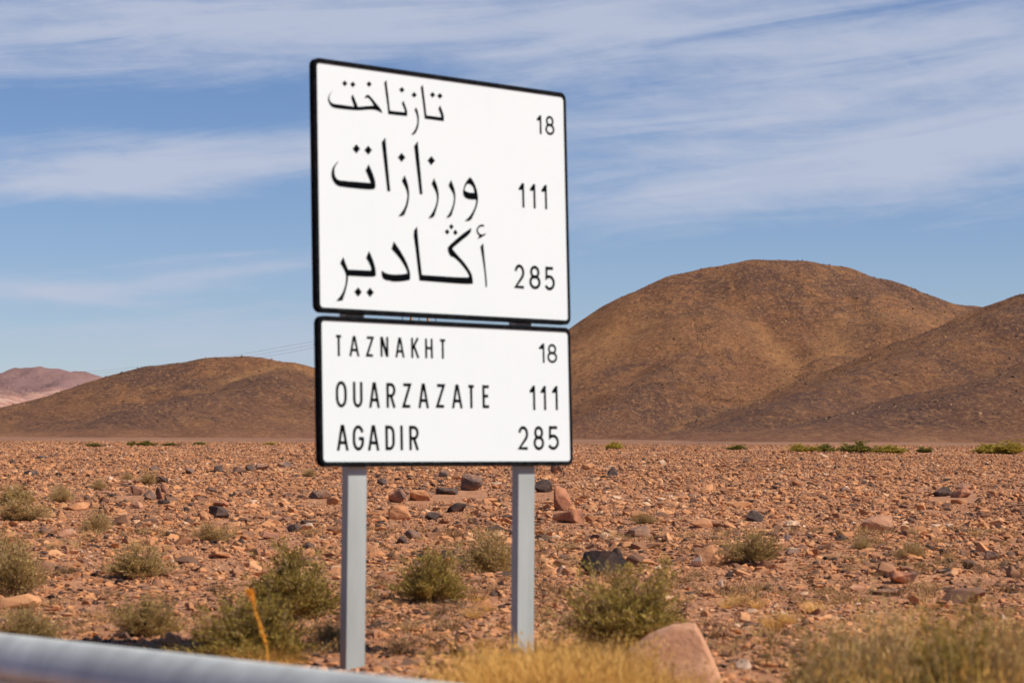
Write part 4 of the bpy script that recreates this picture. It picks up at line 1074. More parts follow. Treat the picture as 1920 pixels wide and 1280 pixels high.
# ------------------------------------------------------------------ the road sign
DATA = {"arabic":[[[[[0.7336,1.2695],[0.7481,1.2817],[0.7536,1.2539],[0.7718,1.1122],[0.881,1.1118],[0.8778,1.1285],[0.8615,1.1585],[0.8738,1.1795],[0.892,1.1437],[0.9018,1.119],[0.8986,1.0917],[0.7591,1.0924],[0.7469,1.1824]]],[[[0.6859,1.1331],[0.6954,1.1505],[0.7101,1.1277],[0.7165,1.093],[0.7136,1.0535],[0.7017,1.0211],[0.6819,0.995],[0.6577,0.9927],[0.6772,1.011],[0.6944,1.036],[0.7053,1.0684],[0.7044,1.0958],[0.6972,1.1146]]],[[[0.4703,1.2667],[0.4854,1.28],[0.4897,1.2455],[0.4984,1.1882],[0.5067,1.1122],[0.615,1.1136],[0.6104,1.1334],[0.594,1.163],[0.6054,1.1778],[0.6246,1.1387],[0.6327,1.1161],[0.6297,1.0943],[0.4949,1.0916],[0.4921,1.1255],[0.4812,1.1941]]],[[[0.1096,1.1822],[0.0927,1.1652],[0.0838,1.1472],[0.0845,1.1321],[0.0918,1.1188],[0.1107,1.11],[0.1632,1.1108],[0.2555,1.1094],[0.2444,1.1351],[0.2347,1.159],[0.2462,1.1774],[0.2602,1.152],[0.2812,1.1108],[0.3128,1.1163],[0.3519,1.123],[0.3936,1.1291],[0.3769,1.1505],[0.3577,1.1678],[0.3455,1.1693],[0.3283,1.1629],[0.3359,1.1771],[0.3507,1.1864],[0.3677,1.1804],[0.4062,1.1458],[0.444,1.1148],[0.4519,1.0936],[0.4201,1.1036],[0.3957,1.1073],[0.3564,1.1042],[0.293,1.0932],[0.2542,1.0901],[0.1915,1.0885],[0.1293,1.0883],[0.1008,1.092],[0.0845,1.1074],[0.0753,1.1254],[0.0766,1.1445],[0.0869,1.1627]]],[[[0.8,1.232],[0.8199,1.2498],[0.839,1.2345],[0.8191,1.2166]]],[[[0.8544,1.2317],[0.8744,1.2496],[0.8936,1.2342],[0.8736,1.2163]]],[[[0.6651,1.2179],[0.6847,1.2357],[0.7036,1.2204],[0.6839,1.2027]]],[[[0.5766,1.2368],[0.596,1.2545],[0.6147,1.2393],[0.5953,1.2216]]],[[[0.174,1.2298],[0.1926,1.2471],[0.2106,1.2322],[0.192,1.2149]]],[[[0.2298,1.2301],[0.2485,1.2474],[0.2666,1.2325],[0.2479,1.2151]]],[[[0.3436,1.2442],[0.3625,1.2616],[0.3808,1.2466],[0.3619,1.2292]]]],[[[[0.1425,0.8002],[0.1221,0.778],[0.1114,0.7544],[0.111,0.7317],[0.1192,0.7096],[0.1349,0.6972],[0.1578,0.6954],[0.3634,0.6983],[0.3494,0.728],[0.3279,0.7653],[0.3497,0.8007],[0.3678,0.7709],[0.3875,0.731],[0.3957,0.6994],[0.3952,0.6763],[0.3862,0.6655],[0.3364,0.6603],[0.1514,0.6612],[0.123,0.669],[0.1006,0.69],[0.0908,0.7164],[0.093,0.7438],[0.1048,0.7675],[0.1252,0.7896]]],[[[0.4452,0.9309],[0.4706,0.9592],[0.5001,0.6636],[0.4805,0.6612]]],[[[0.585,0.7282],[0.6048,0.7601],[0.6251,0.722],[0.635,0.6808],[0.6354,0.6435],[0.6254,0.5962],[0.6096,0.5625],[0.5958,0.5336],[0.555,0.5275],[0.5886,0.561],[0.6103,0.5951],[0.6232,0.638],[0.6209,0.6704],[0.6065,0.6973]]],[[[0.6779,0.9299],[0.704,0.9604],[0.7327,0.6648],[0.7132,0.6624]]],[[[0.8013,0.7288],[0.8192,0.7608],[0.8399,0.7247],[0.8507,0.6878],[0.8518,0.6549],[0.8448,0.6167],[0.8285,0.5778],[0.8142,0.5401],[0.7723,0.5307],[0.8037,0.5667],[0.826,0.6012],[0.8392,0.6398],[0.838,0.668],[0.8251,0.6953]]],[[[0.9259,0.729],[0.9453,0.7614],[0.9649,0.7249],[0.9754,0.6925],[0.9758,0.6593],[0.9687,0.6208],[0.9554,0.5867],[0.9409,0.5516],[0.9047,0.5416],[0.9334,0.5757],[0.9529,0.6102],[0.965,0.649],[0.9638,0.6774],[0.9488,0.7]]],[[[1.09,0.7896],[1.1104,0.7721],[1.1318,0.7378],[1.1453,0.6958],[1.147,0.6624],[1.1385,0.6283],[1.1186,0.5886],[1.0889,0.5389],[1.0429,0.5343],[1.08,0.5621],[1.1093,0.5975],[1.1279,0.6323],[1.1331,0.6638],[1.0888,0.6605],[1.0542,0.6651],[1.0358,0.6804],[1.0331,0.7016],[1.0434,0.7358],[1.063,0.7659]],[[1.0784,0.7514],[1.0971,0.7447],[1.1126,0.7316],[1.1214,0.7026],[1.0897,0.6988],[1.0583,0.7035],[1.0447,0.712],[1.0527,0.7317],[1.0644,0.746]]],[[[0.2401,0.8772],[0.2666,0.9038],[0.2923,0.8799],[0.2657,0.8533]]],[[[0.3225,0.8771],[0.3494,0.9039],[0.3752,0.8799],[0.3484,0.8531]]],[[[0.559,0.8573],[0.5865,0.8844],[0.613,0.8601],[0.5854,0.833]]],[[[0.7742,0.8579],[0.8024,0.8853],[0.8295,0.8607],[0.8012,0.8333]]]],[[[[1.1581,0.3954],[1.1796,0.4165],[1.1901,0.3108],[1.205,0.1734],[1.1929,0.1629],[1.187,0.2416],[1.1739,0.3198]]],[[[1.1872,0.5109],[1.1689,0.5132],[1.1523,0.5062],[1.1408,0.4931],[1.1431,0.4784],[1.1579,0.467],[1.1775,0.4658],[1.2008,0.4747],[1.1992,0.4657],[1.1673,0.4503],[1.1375,0.4361],[1.1511,0.4567],[1.135,0.4705],[1.1289,0.4874],[1.1392,0.5078],[1.1592,0.5214],[1.179,0.5252],[1.1901,0.5185]]],[[[1.0913,0.4982],[1.086,0.4674],[0.9906,0.405],[0.9461,0.373],[0.9523,0.3636],[0.9888,0.3339],[1.0395,0.2927],[1.0774,0.2506],[1.093,0.222],[1.0965,0.1804],[1.0367,0.175],[0.6997,0.1788],[0.6888,0.2542],[0.6754,0.3545],[0.6601,0.4499],[0.6894,0.4797],[0.6953,0.4039],[0.711,0.265],[0.7179,0.2115],[1.057,0.2113],[1.069,0.2232],[1.0514,0.2492],[1.0072,0.2909],[0.9565,0.3248],[0.934,0.3259],[0.9185,0.3445],[0.9107,0.3685],[0.9161,0.381],[0.939,0.3994],[1.0176,0.4557]]],[[[0.5021,0.3443],[0.5201,0.386],[0.5604,0.343],[0.6025,0.2879],[0.6274,0.2365],[0.6348,0.2033],[0.6299,0.1791],[0.5814,0.1685],[0.5013,0.1622],[0.4892,0.1682],[0.4648,0.167],[0.4376,0.1766],[0.4289,0.1975],[0.4312,0.2213],[0.4372,0.2169],[0.4595,0.2062],[0.5022,0.2022],[0.5699,0.2057],[0.6133,0.2142],[0.6076,0.2355],[0.5775,0.2769],[0.5413,0.3132]]],[[[0.1424,0.2458],[0.1637,0.2798],[0.1836,0.2364],[0.195,0.2136],[0.3536,0.2163],[0.358,0.2269],[0.3453,0.2546],[0.3218,0.284],[0.3424,0.323],[0.3641,0.2888],[0.3814,0.2471],[0.3897,0.2097],[0.3874,0.1883],[0.3619,0.1813],[0.1962,0.1799],[0.1907,0.143],[0.1781,0.1003],[0.1626,0.0622],[0.1534,0.0431],[0.1121,0.0389],[0.1451,0.0707],[0.1663,0.1044],[0.1789,0.1425],[0.1825,0.1801],[0.1741,0.2031]]],[[[0.9246,0.4957],[0.9423,0.512],[0.9593,0.496],[0.9415,0.4797]]],[[[0.8925,0.4648],[0.9102,0.4811],[0.9271,0.4651],[0.9094,0.4488]]],[[[0.9534,0.4648],[0.9711,0.4811],[0.9881,0.4651],[0.9703,0.4488]]],[[[0.2373,0.0947],[0.2635,0.1208],[0.2887,0.0952],[0.2625,0.069]]],[[[0.3205,0.0962],[0.3469,0.1224],[0.3723,0.0967],[0.3458,0.0705]]]]],"nums_up":[[["1",1.6162,1.6569,1.0876,1.1983],["8",1.686,1.759,1.0886,1.2023]],[["1",1.4621,1.5084,0.644,0.7862],["1",1.5505,1.5972,0.645,0.7884],["1",1.6419,1.689,0.6462,0.7896]],[["2",1.4159,1.4971,0.1707,0.3103],["8",1.5332,1.6217,0.1724,0.3097],["5",1.6582,1.7371,0.1709,0.309]]],"words":[[["T",0.0999,0.148,-0.257,-0.1435],["A",0.1974,0.2636,-0.2556,-0.1456],["Z",0.3115,0.366,-0.255,-0.1444],["N",0.4133,0.4684,-0.2522,-0.1434],["A",0.5194,0.5816,-0.2533,-0.143],["K",0.6322,0.6896,-0.2527,-0.1418],["H",0.7331,0.7878,-0.2516,-0.1427],["T",0.8362,0.8871,-0.2514,-0.1419]],[["O",0.0992,0.1739,-0.534,-0.3917],["U",0.2171,0.2824,-0.5325,-0.3942],["A",0.3293,0.4006,-0.5326,-0.3935],["R",0.4502,0.5139,-0.531,-0.3952],["Z",0.562,0.6264,-0.5296,-0.3946],["A",0.6783,0.7512,-0.5296,-0.393],["Z",0.8059,0.8721,-0.5263,-0.3938],["A",0.9241,1.0,-0.5273,-0.3939],["T",1.0393,1.0957,-0.525,-0.3943],["E",1.1524,1.2095,-0.5235,-0.3938]],[["A",0.1031,0.1798,-0.7654,-0.6267],["G",0.2106,0.2882,-0.7653,-0.6283],["A",0.3163,0.3927,-0.7652,-0.6274],["D",0.438,0.5037,-0.7627,-0.6281],["I",0.5442,0.5613,-0.7626,-0.6274],["R",0.6074,0.6753,-0.7625,-0.6284]]],"nums_lo":[[["1",1.5957,1.6435,-0.2543,-0.1423],["8",1.6638,1.7421,-0.2538,-0.1423]],[["1",1.515,1.5624,-0.5301,-0.3885],["1",1.6027,1.6481,-0.5291,-0.3894],["1",1.6936,1.7418,-0.5279,-0.3876]],[["2",1.4195,1.5016,-0.7599,-0.6235],["8",1.5405,1.6236,-0.7615,-0.6226],["5",1.6594,1.7435,-0.7597,-0.6216]]]}
YAW, LEAN = 0.73831, -0.02928
P0 = Vector((-1.02926, 12.5, 0.78164 + EYE))
RS = (Matrix.Rotation(YAW, 3, 'Z') @ Matrix.Rotation(LEAN, 3, 'X'))
def LW(x, y, z): return P0 + RS @ Vector((x, y, z))
base = Vector((P0.x + 0.66, 12.5 + 0.62, 0)); base.z = float(gz(base.x, base.y))
sign = tag(empty('road_sign', base), 'tall two-panel white road sign on two grey posts with distances in Arabic and Latin letters', 'road sign')
def wmesh(name, V, Fc): return pymesh(name, [v - base for v in V], Fc)
def rrect(x0, x1, z0, z1, r, n=6):
    out = []
    for cx, cz, a0 in ((x1 - r, z1 - r, 0), (x0 + r, z1 - r, 90), (x0 + r, z0 + r, 180), (x1 - r, z0 + r, 270)):
        for k in range(n + 1):
            a = R_(a0 + 90 * k / n); out.append((cx + r * math.cos(a), cz + r * math.sin(a)))
    return out
def panel(x0, x1, z0, z1, label):
    bw, bh, dep = 0.021, 0.026, 0.037
    inner = rrect(x0, x1, z0, z1, 0.022); outer = rrect(x0 - bw, x1 + bw, z0 - bh, z1 + bh, 0.042)
    n = len(inner)
    # board: thin sheet with a front and a back
    V = [LW(x, 0.0, z) for x, z in inner] + [LW(x, 0.004, z) for x, z in inner]
    Fc = [tuple(range(n))[::-1], tuple(range(n, 2 * n))] + [(i, (i + 1) % n, n + (i + 1) % n, n + i) for i in range(n)]
    bd = tag(obj('sign_panel', wmesh('sign_panel', V, Fc), MAT['white'], sign), label)
    # rim: a ring with a raised front lip, returned backwards
    rings = [[LW(x, 0.003, z) for x, z in inner], [LW(x, -0.004, z) for x, z in inner]]
    mid = rrect(x0 - bw + 0.005, x1 + bw - 0.005, z0 - bh + 0.005, z1 + bh - 0.005, 0.038)
    rings += [[LW(x, -0.005, z) for x, z in mid], [LW(x, 0.0, z) for x, z in outer], [LW(x, dep, z) for x, z in outer],
              [LW(x, dep, z) for x, z in rrect(x0 - bw + 0.004, x1 + bw - 0.004, z0 - bh + 0.004, z1 + bh - 0.004, 0.038)],
              [LW(x, 0.005, z) for x, z in rrect(x0 - bw + 0.004, x1 + bw - 0.004, z0 - bh + 0.004, z1 + bh - 0.004, 0.038)]]
    V = [v for r in rings for v in r]; Fc = []
    for k in range(len(rings) - 1):
        for i in range(n): Fc.append((k * n + i, k * n + (i + 1) % n, (k + 1) * n + (i + 1) % n, (k + 1) * n + i))
    Fc.append(tuple(range(6 * n, 7 * n)))
    rim = obj('rim', wmesh('rim', V, Fc), MAT['black'], bd)
    # two stiffening rails across the back
    V, Fc = [], []
    for zz in (z0 + (z1 - z0) * 0.22, z0 + (z1 - z0) * 0.78):
        b = len(V)
        for (y, z) in ((0.006, zz - .03), (0.034, zz - .03), (0.034, zz + .03), (0.006, zz + .03)):
            V += [LW(x0 + 0.01, y, z), LW(x1 - 0.01, y, z)]
        for k in range(4): Fc.append((b + 2 * k, b + 2 * k + 1, b + (2 * k + 3) % 8, b + (2 * k + 2) % 8))
    obj('stiffener', wmesh('stiffener', V, Fc), MAT['post'], bd)
    return bd
W1, H1, X2, Y2, W2, H2 = 1.83772, 1.32512, 0.00739, -0.06911, 1.82518, 0.75678
up = panel(0, W1, 0, H1, 'tall upper white panel with three Arabic place names and their distances')
lo = panel(X2, X2 + W2, Y2 - H2, Y2, 'lower white panel with TAZNAKHT, OUARZAZATE and AGADIR and their distances')
LY = -0.0016                                              # print stands a hair proud of the face
def print_mesh(name, polys, parent, label):
    V, Fc = [], []
    for loops in polys:
        vec = [[Vector((x, z, 0)) for x, z in lp] for lp in loops]
        flatv = [v for lp in vec for v in lp]; b = len(V)
        for v in flatv: V.append(LW(v.x, LY, v.y))
        nf = len(flatv)
        for v in flatv: V.append(LW(v.x, -0.0002, v.y))
        for t in tessellate_polygon(vec): Fc.append((b + t[0], b + t[1], b + t[2]))
        o = 0
        for lp in vec:
            m = len(lp)
            for i in range(m): Fc.append((b + o + i, b + o + (i + 1) % m, b + nf + o + (i + 1) % m, b + nf + o + i))
            o += m
    ob = obj(name, wmesh(name, V, Fc), MAT['print'], parent)
    ob['label'] = label
    return ob
def smoothloop(lp, keep=0.55):
    """one pass of corner cutting on shallow corners, sharp corners stay"""
    out = []; n = len(lp)
    for i in range(n):
        a, b, c = (np.array(lp[(i + k) % n]) for k in (-1, 0, 1))
        u, v = a - b, c - b
        cs = (u @ v) / (np.linalg.norm(u) * np.linalg.norm(v) + 1e-9)
        if cs < -keep: out += [tuple(b + u * 0.25), tuple(b + v * 0.25)]
        else: out.append(tuple(b))
    return out
for word, lb in zip(DATA['arabic'], ('Arabic place name on the first line', 'Arabic place name on the second line', 'Arabic place name on the third line')):
    print_mesh('word', [[smoothloop(lp) if len(lp) > 4 else lp for lp in poly] for poly in word], up, lb)
# Latin letters: strokes in a unit box (x 0..1, y 0..1)
def arc(cx, cy, rx, ry, a0, a1, n=14): return [(cx + rx * math.cos(R_(a0 + (a1 - a0) * k / n)), cy + ry * math.sin(R_(a0 + (a1 - a0) * k / n))) for k in range(n + 1)]
GL = {
 'T': [[(0, 1), (1, 1)], [(.5, 1), (.5, 0)]],
 'A': [[(.17, .28), (.83, .28)]],
 'Z': [[(.02, 1), (1, 1), (0, 0), (1, 0)]],
 'N': [[(0, 0), (0, 1)], [(1, 0), (1, 1)]],
 'K': [[(0, 0), (0, 1)], [(.95, 1), (0, .40)], [(.32, .60), (1, 0)]],
 'H': [[(0, 0), (0, 1)], [(1, 0), (1, 1)], [(0, .52), (1, .52)]],
 'O': [arc(.5, .62, .5, .38, 0, 180) + arc(.5, .38, .5, .38, 180, 360) + [(1, .62)]],
 'U': [[(0, 1)] + arc(.5, .30, .5, .30, 180, 360) + [(1, 1)]],
 'R': [[(0, 0), (0, 1), (.5, 1)] + arc(.5, .74, .5, .26, 80, -80) + [(.4, .48), (0, .48)], [(.5, .48), (1, 0)]],
 'E': [[(1, 1), (0, 1), (0, 0), (1, 0)], [(0, .53), (.85, .53)]],
 'G': [arc(.5, .62, .5, .38, 20, 180) + arc(.5, .36, .5, .36, 180, 360) + [(1, .47), (.55, .47)]],
 'D': [[(0, 0), (0, 1), (.45, 1)] + arc(.45, .68, .55, .32, 80, 0, 8) + arc(.45, .32, .55, .32, 0, -80, 8) + [(.45, 0), (0, 0)]],
 'I': [[(.5, 0), (.5, 1)]],
 '1': [[(.92, 1), (.92, 0)]],
 '8': [arc(.5, .755, .40, .245, 0, 360, 22), arc(.5, .27, .5, .27, 0, 360, 24)],
 '2': [arc(.5, .70, .46, .30, 170, -25, 14) + [(.80, .46), (.02, 0), (1, 0)]],
 '5': [[(.92, 1), (.08, 1), (.04, .52)] + arc(.42, .30, .56, .30, 115, -150, 16)],
}
def ribbon(pts, w):
    """polyline of constant width with mitred joints -> polygon loops"""
    P = [np.array(p) for p in pts]; n = len(P)
    closed = np.linalg.norm(P[0] - P[-1]) < 1e-6
    if closed: P = P[:-1]; n -= 1
    L, Rr = [], []
    for i in range(n):
        if closed: a, c = P[i - 1], P[(i + 1) % n]
        else: a, c = P[max(i - 1, 0)], P[min(i + 1, n - 1)]
        b = P[i]
        d1 = b - a; d2 = c - b
        l1, l2 = np.linalg.norm(d1), np.linalg.norm(d2)
        d1 = d1 / l1 if l1 > 1e-9 else d2 / l2
        d2 = d2 / l2 if l2 > 1e-9 else d1
        n1 = np.array([-d1[1], d1[0]]); n2 = np.array([-d2[1], d2[0]])
        t = n1 + n2; t = t / (np.linalg.norm(t) + 1e-9); k = min(1.9, 1 / max(0.3, t @ n1))
        L.append(b + t * w / 2 * k); Rr.append(b - t * w / 2 * k)
    qs = []
    rngi = range(n) if closed else range(n - 1)
    for i in rngi:
        j = (i + 1) % n
        qs.append([[tuple(L[i]), tuple(L[j]), tuple(Rr[j]), tuple(Rr[i])]])
    return qs
def letters(boxes, w):
    polys = []
    for ch, x0, x1, z0, z1 in boxes:
        h = w / 2
        fx = lambda u: x0 + h + u * (x1 - x0 - w)
        fz = lambda v: z0 + h + v * (z1 - z0 - w)
        for st in GL[ch]:
            polys += ribbon([(fx(u), fz(v)) for u, v in ([st[0]] + st[1:])] if ch not in 'TZNKHEDIRU1A' else
                            [(fx(u), (z0 if (v == 0 and ch not in 'ZEDU') else z1 if (v == 1 and ch in 'HKNIU1' or (v == 1 and ch == 'A')) else fz(v))) for u, v in st], w)
        wl = w * 1.06; c = (x0 + x1) / 2
        if ch == 'A':
            polys.append([[(x0 - .1 * w, z0), (x0 + .9 * w, z0), (c + .35 * w, z1), (c - .65 * w, z1)]])
            polys.append([[(x1 + .1 * w, z0), (x1 - .9 * w, z0), (c - .35 * w, z1), (c + .65 * w, z1)]])
        if ch == 'N':
            polys.append([[(x0, z1), (x0 + 1.25 * w, z1), (x1, z0), (x1 - 1.25 * w, z0)]])
        if ch == '1':
            xr = fx(.92); hh = z1 - z0
            polys.append([[(xr - w / 2, z1), (x0, z1 - 0.24 * hh), (x0 + w * 0.45, z1 - 0.30 * hh), (xr - w / 2, z1 - 0.27 * hh)]])
    return polys
for bx, w, lb in zip(DATA['nums_up'], (0.0135, 0.0150, 0.0170), ('number 18', 'number 111', 'number 285')): print_mesh('number', letters(bx, w), up, lb)
for bx, w, lb in zip(DATA['words'], (0.0138, 0.0165, 0.0172), ('TAZNAKHT in capital letters', 'OUARZAZATE in capital letters', 'AGADIR in capital letters')): print_mesh('word', letters(bx, w), lo, lb)
for bx, w, lb in zip(DATA['nums_lo'], (0.0132, 0.0160, 0.0172), ('number 18', 'number 111', 'number 285')): print_mesh('number', letters(bx, w), lo, lb)
# posts: open channel sections standing nearly upright
def post(xa, xb, ybot, loc_dx, label):
    top = LW(xa, 0.04, H1 - 0.05); x_dir = RS @ Vector((1, 0, 0)); y_dir = RS @ Vector((0, 1, 0)); y_dir.z = 0; y_dir.normalize(); x_dir.z = 0; x_dir.normalize()
    foot_ref = LW(xa, 0.04, -0.92)
    d = Vector((foot_ref.x, foot_ref.y, 0)) + x_dir * loc_dx
    g = float(gz(d.x, d.y)) - 0.15
    wd = xb - xa; de = 0.056; th = 0.006
    prof = [(0, 0), (wd, 0), (wd, de), (wd - 0.02, de), (wd - 0.02, de - th), (wd - th, de - th), (wd - th, th), (th, th), (th, de - th), (0.02, de - th), (0.02, de), (0, de)]
    V = []
    zs = [g, foot_ref.z, top.z]
    cs = [Vector((foot_ref.x, foot_ref.y, 0)) + x_dir * loc_dx * 1.05, Vector((foot_ref.x, foot_ref.y, 0)), Vector((top.x, top.y, 0)) + y_dir * 0.004]
    for z, c in zip(zs, cs):
        for u, v in prof: V.append(Vector((c.x, c.y, z)) + x_dir * u + y_dir * v)
    n = len(prof); Fc = []
    for k in range(2):
        for i in range(n): Fc.append((k * n + i, k * n + (i + 1) % n, (k + 1) * n + (i + 1) % n, (k + 1) * n + i))
    Fc.append(tuple(range(2 * n, 3 * n)))
    p = tag(obj('post', wmesh('post', V, Fc), MAT['post'], sign), label)
    return p
p1 = post(0.2085, 0.3360, 0, -0.012, 'left grey metal post')
p2 = post(1.4550, 1.5810, 0, -0.010, 'right grey metal post')
# clamps that hold the panels to the posts
for pp, xa in ((p1, 0.2085), (p2, 1.4550)):
    for z in (H1 * 0.22, H1 * 0.78, Y2 - H2 * 0.78, Y2 - H2 * 0.22):
        V = [LW(xa - 0.02 + dx, 0.034 + dy, z - 0.02 + dz) for dx in (0, 0.166) for dy in (0, 0.012) for dz in (0, 0.04)]
        Fc = [(0, 1, 3, 2), (4, 6, 7, 5), (0, 4, 5, 1), (2, 3, 7, 6), (0, 2, 6, 4), (1, 5, 7, 3)]
        obj('clamp', wmesh('clamp', V, Fc), MAT['post'], pp)

# ------------------------------------------------------------------ guardrail
def guardrail():
    top0 = at(0, 1187, 7.6)                                # a point of the top edge
    dirv = Vector((math.sin(YAW), -math.cos(YAW), 0))      # along the road, coming nearer to the right
    out = Vector((math.cos(YAW), math.sin(YAW), 0))        # from the road towards the field
    zt = top0.z
    s0 = -24.0; L = 34.0
    org = top0 + dirv * s0; org.z = 0
    e = empty('guardrail', (org.x, org.y, float(gz(org.x, org.y))))
    base_ = Vector(e.location)
    # W profile: (towards the road, height below the top)
    prof = [(0.000, 0.0), (0.012, 0.003), (0.032, 0.016), (0.060, 0.046), (0.080, 0.086), (0.088, 0.108), (0.082, 0.120), (0.060, 0.130), (0.020, 0.142), (0.005, 0.148), (0.0, 0.156),
            (0.005, 0.164), (0.020, 0.176), (0.060, 0.204), (0.078, 0.218), (0.083, 0.234), (0.078, 0.250), (0.060, 0.264), (0.022, 0.292), (0.010, 0.308), (0.0, 0.312)]
    n = 86; V = []; Fc = []
    for k in range(n + 1):
        s = L * k / n
        for (u, dz) in prof:
            p = org + dirv * s - out * u; V.append(Vector((p.x, p.y, zt - dz)) - base_)
    m = len(prof)
    for k in range(n):
        for i in range(m - 1): Fc.append((k * m + i, k * m + i + 1, (k + 1) * m + i + 1, (k + 1) * m + i))
    me = pymesh('beam', V, Fc, True)
    ob = obj('beam', me, MAT['rail'], e)
    so = ob.modifiers.new('thickness', 'SOLIDIFY'); so.thickness = 0.004; so.offset = 0
    for k in range(9):
        s = 2 + 4 * k * 0.95
        if s > L: break
        c = org + dirv * s + out * 0.06
        g = float(gz(c.x, c.y)) - 0.2
        V = []; sect = [(-.06, 0), (.06, 0), (.06, .06), (.052, .06), (.052, .008), (-.052, .008), (-.052, .06), (-.06, .06)]
        for z in (g, zt - 0.03):
            for u, v in sect: p = c + dirv * u + out * v; V.append(Vector((p.x, p.y, z)) - base_)
        q = len(sect); Fc = [(i, (i + 1) % q, q + (i + 1) % q, q + i) for i in range(q)] + [tuple(range(q, 2 * q))]
        obj('post', pymesh('post', V, Fc), MAT['rail'], e)
        V = [Vector((p.x, p.y, z)) - base_ for z in (zt - .24, zt - .08) for p in (c + dirv * -.04 - out * .06, c + dirv * .04 - out * .06, c + dirv * .04, c + dirv * -.04)]
        obj('spacer', pymesh('spacer', V, [(0, 1, 5, 4), (1, 2, 6, 5), (2, 3, 7, 6), (3, 0, 4, 7), (4, 5, 6, 7), (3, 2, 1, 0)]), MAT['rail'], e)
    tag(e, 'grey galvanised guardrail running out of focus along the bottom left corner', 'guardrail')
guardrail()

# ------------------------------------------------------------------ power line
MAT['pole'] = plain('weathered_rusty_pole', (0.50, 0.25, 0.12), 0.8)
MAT['insul'] = plain('dark_insulator', (0.02, 0.022, 0.025), 0.4)
MAT['wire'] = plain('dark_wire', (0.045, 0.045, 0.05), 0.6, 0.3)
def pylon():
    D = 430.0; m = D / F
    zt = at(785, 588, D).z
    b = at(785, 600, D); b.z = float(gz(b.x, b.y)); e = empty('power_pylon', b)
    for px in (770.5, 802):
        x = (px - 960) * m - b.x
        V, Fc = tubes([[Vector((x, 0, -0.3)), Vector((x, 0, zt - b.z + 0.6))]], [(0.30, 0.22)], 10); obj('pole', pymesh('pole', V, Fc, True), MAT['pole'], e)
    V, Fc = tubes([[Vector(((744 - 960) * m - b.x, 0, zt - b.z)), Vector(((827 - 960) * m - b.x, 0, zt - b.z))]], [(0.16, 0.16)], 4); obj('crossarm', pymesh('crossarm', V, Fc), MAT['pole'], e)
    V, Fc = tubes([[Vector(((770.5 - 960) * m - b.x, 0, zt - b.z - 8)), Vector(((802 - 960) * m - b.x, 0, zt - b.z - 3))], [Vector(((802 - 960) * m - b.x, 0, zt - b.z - 8)), Vector(((770.5 - 960) * m - b.x, 0, zt - b.z - 3))]], [(0.08, 0.08)] * 2, 4)
    obj('cross_brace', pymesh('cross_brace', V, Fc), MAT['pole'], e)
    for px in (754, 785.5, 817):
        x = (px - 960) * m - b.x; prof = []
        for k in range(8):
            z = zt - b.z - 0.2 - 0.2 * k
            prof += [(0.05, z), (0.16, z - 0.05), (0.05, z - 0.10)]
        V, Fc = [], []; n = 8
        for r, z in prof:
            for s in range(n): V.append((x + r * math.cos(6.283 * s / n), r * math.sin(6.283 * s / n), z))
        for k in range(len(prof) - 1):
            for s in range(n): Fc.append((k * n + s, k * n + (s + 1) % n, (k + 1) * n + (s + 1) % n, (k + 1) * n + s))
        obj('insulator', pymesh('insulator', V, Fc), MAT['insul'], e)
    tag(e, 'two-legged power pylon far behind the sign, glimpsed through the gap between the panels', 'pylon')
pylon()
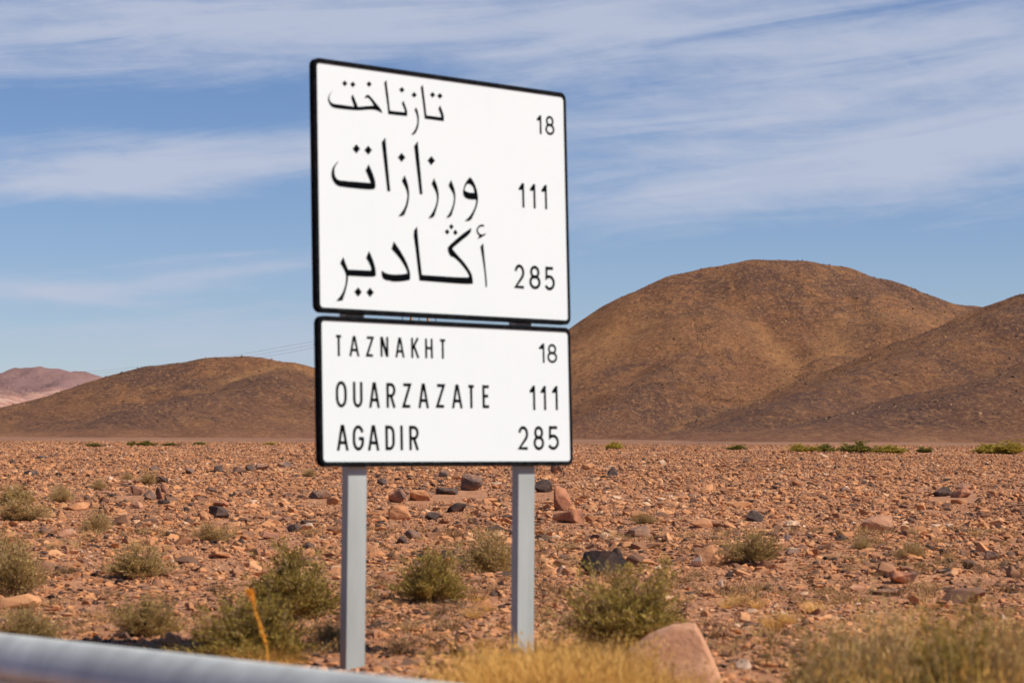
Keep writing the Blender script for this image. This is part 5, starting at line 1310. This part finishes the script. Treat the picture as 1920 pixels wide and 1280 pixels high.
def wire(ctrl, label, r=0.035):
    cu = bpy.data.curves.new('wire', 'CURVE'); cu.dimensions = '3D'; cu.bevel_depth = r; cu.bevel_resolution = 0
    pts = [at(*c) for c in ctrl]
    # smooth through the points
    P = []
    for i in range(len(pts) - 1):
        p0, p1, p2, p3 = pts[max(i - 1, 0)], pts[i], pts[i + 1], pts[min(i + 2, len(pts) - 1)]
        for k in range(10):
            t = k / 10
            P.append(0.5 * ((2 * p1) + (p2 - p0) * t + (2 * p0 - 5 * p1 + 4 * p2 - p3) * t * t + (3 * p1 - p0 - 3 * p2 + p3) * t ** 3))
    P.append(pts[-1])
    V, Fc = tubes([P], [(r, r)], 4); cu_me = pymesh('wire', V, Fc)
    bpy.data.curves.remove(cu)
    tag(obj('wire', cu_me, MAT['wire']), label, 'wire')
for k, (d0, lb) in enumerate([(-1, 'uppermost of the three power lines left of the sign'), (0, 'middle one of the three power lines left of the sign'), (1, 'lowest of the three power lines left of the sign')]):
    wire([(785.5 + 31.5 * -d0, 604, 430), (587, 646 + 6 * d0, 480), (400, 677 + 5.2 * d0, 525), (170, 701 + 4.5 * d0, 600), (0, 714 + 4 * d0, 660), (-400, 722 + 3 * d0, 830), (-900, 700 + 2 * d0, 1100)], lb, 0.019)
for k, (d0, lb) in enumerate([(-1, 'upper strand of the thin power line right of the sign'), (1, 'lower strand of the thin power line right of the sign')]):
    wire([(785.5 + 31.5 * d0, 604, 430), (950, 619 + .3 * d0, 500), (1070, 627.3 + 0.3 * d0, 560), (1108, 629 + .3 * d0, 580), (1300, 640, 700), (1500, 655, 900)], lb, 0.019)

# cairns on the crests
def cairn(px, py, d, w, h, lb, HM):
    Xg, Yg, Zg, H = HM
    x = (px - 960) / F * d
    j = int(np.argmin(np.abs(Xg[0] - x))); i = int(np.argmax((Zg[:, j] - EYE) / Yg[:, j]))
    b = Vector((Xg[i, j], Yg[i, j], Zg[i, j] - 0.2)); e = empty('cairn', b); rr = random.Random(px)
    z = 0.0
    for k in range(4):
        s = w * (1 - 0.22 * k)
        me = finish_rock(hull_mesh('r', px + k, (s, s * 0.8, h / 3), 12, 0.7), 'stone', 0)
        o = obj('stone', me, MAT['rock_dark'], e); o.location = (rr.gauss(0, .05), 0, h * (k + 0.5) / 4); o.rotation_euler = (0, 0, k)
    tag(e, lb, 'cairn')
cairn(1503, 484, 1110, 1.0, 0.9, 'tiny stone cairn on the top of the high hill', h1)
cairn(456, 668, 1000, 1.6, 0.7, 'tiny stone heap on the crest of the low left hill', h2)
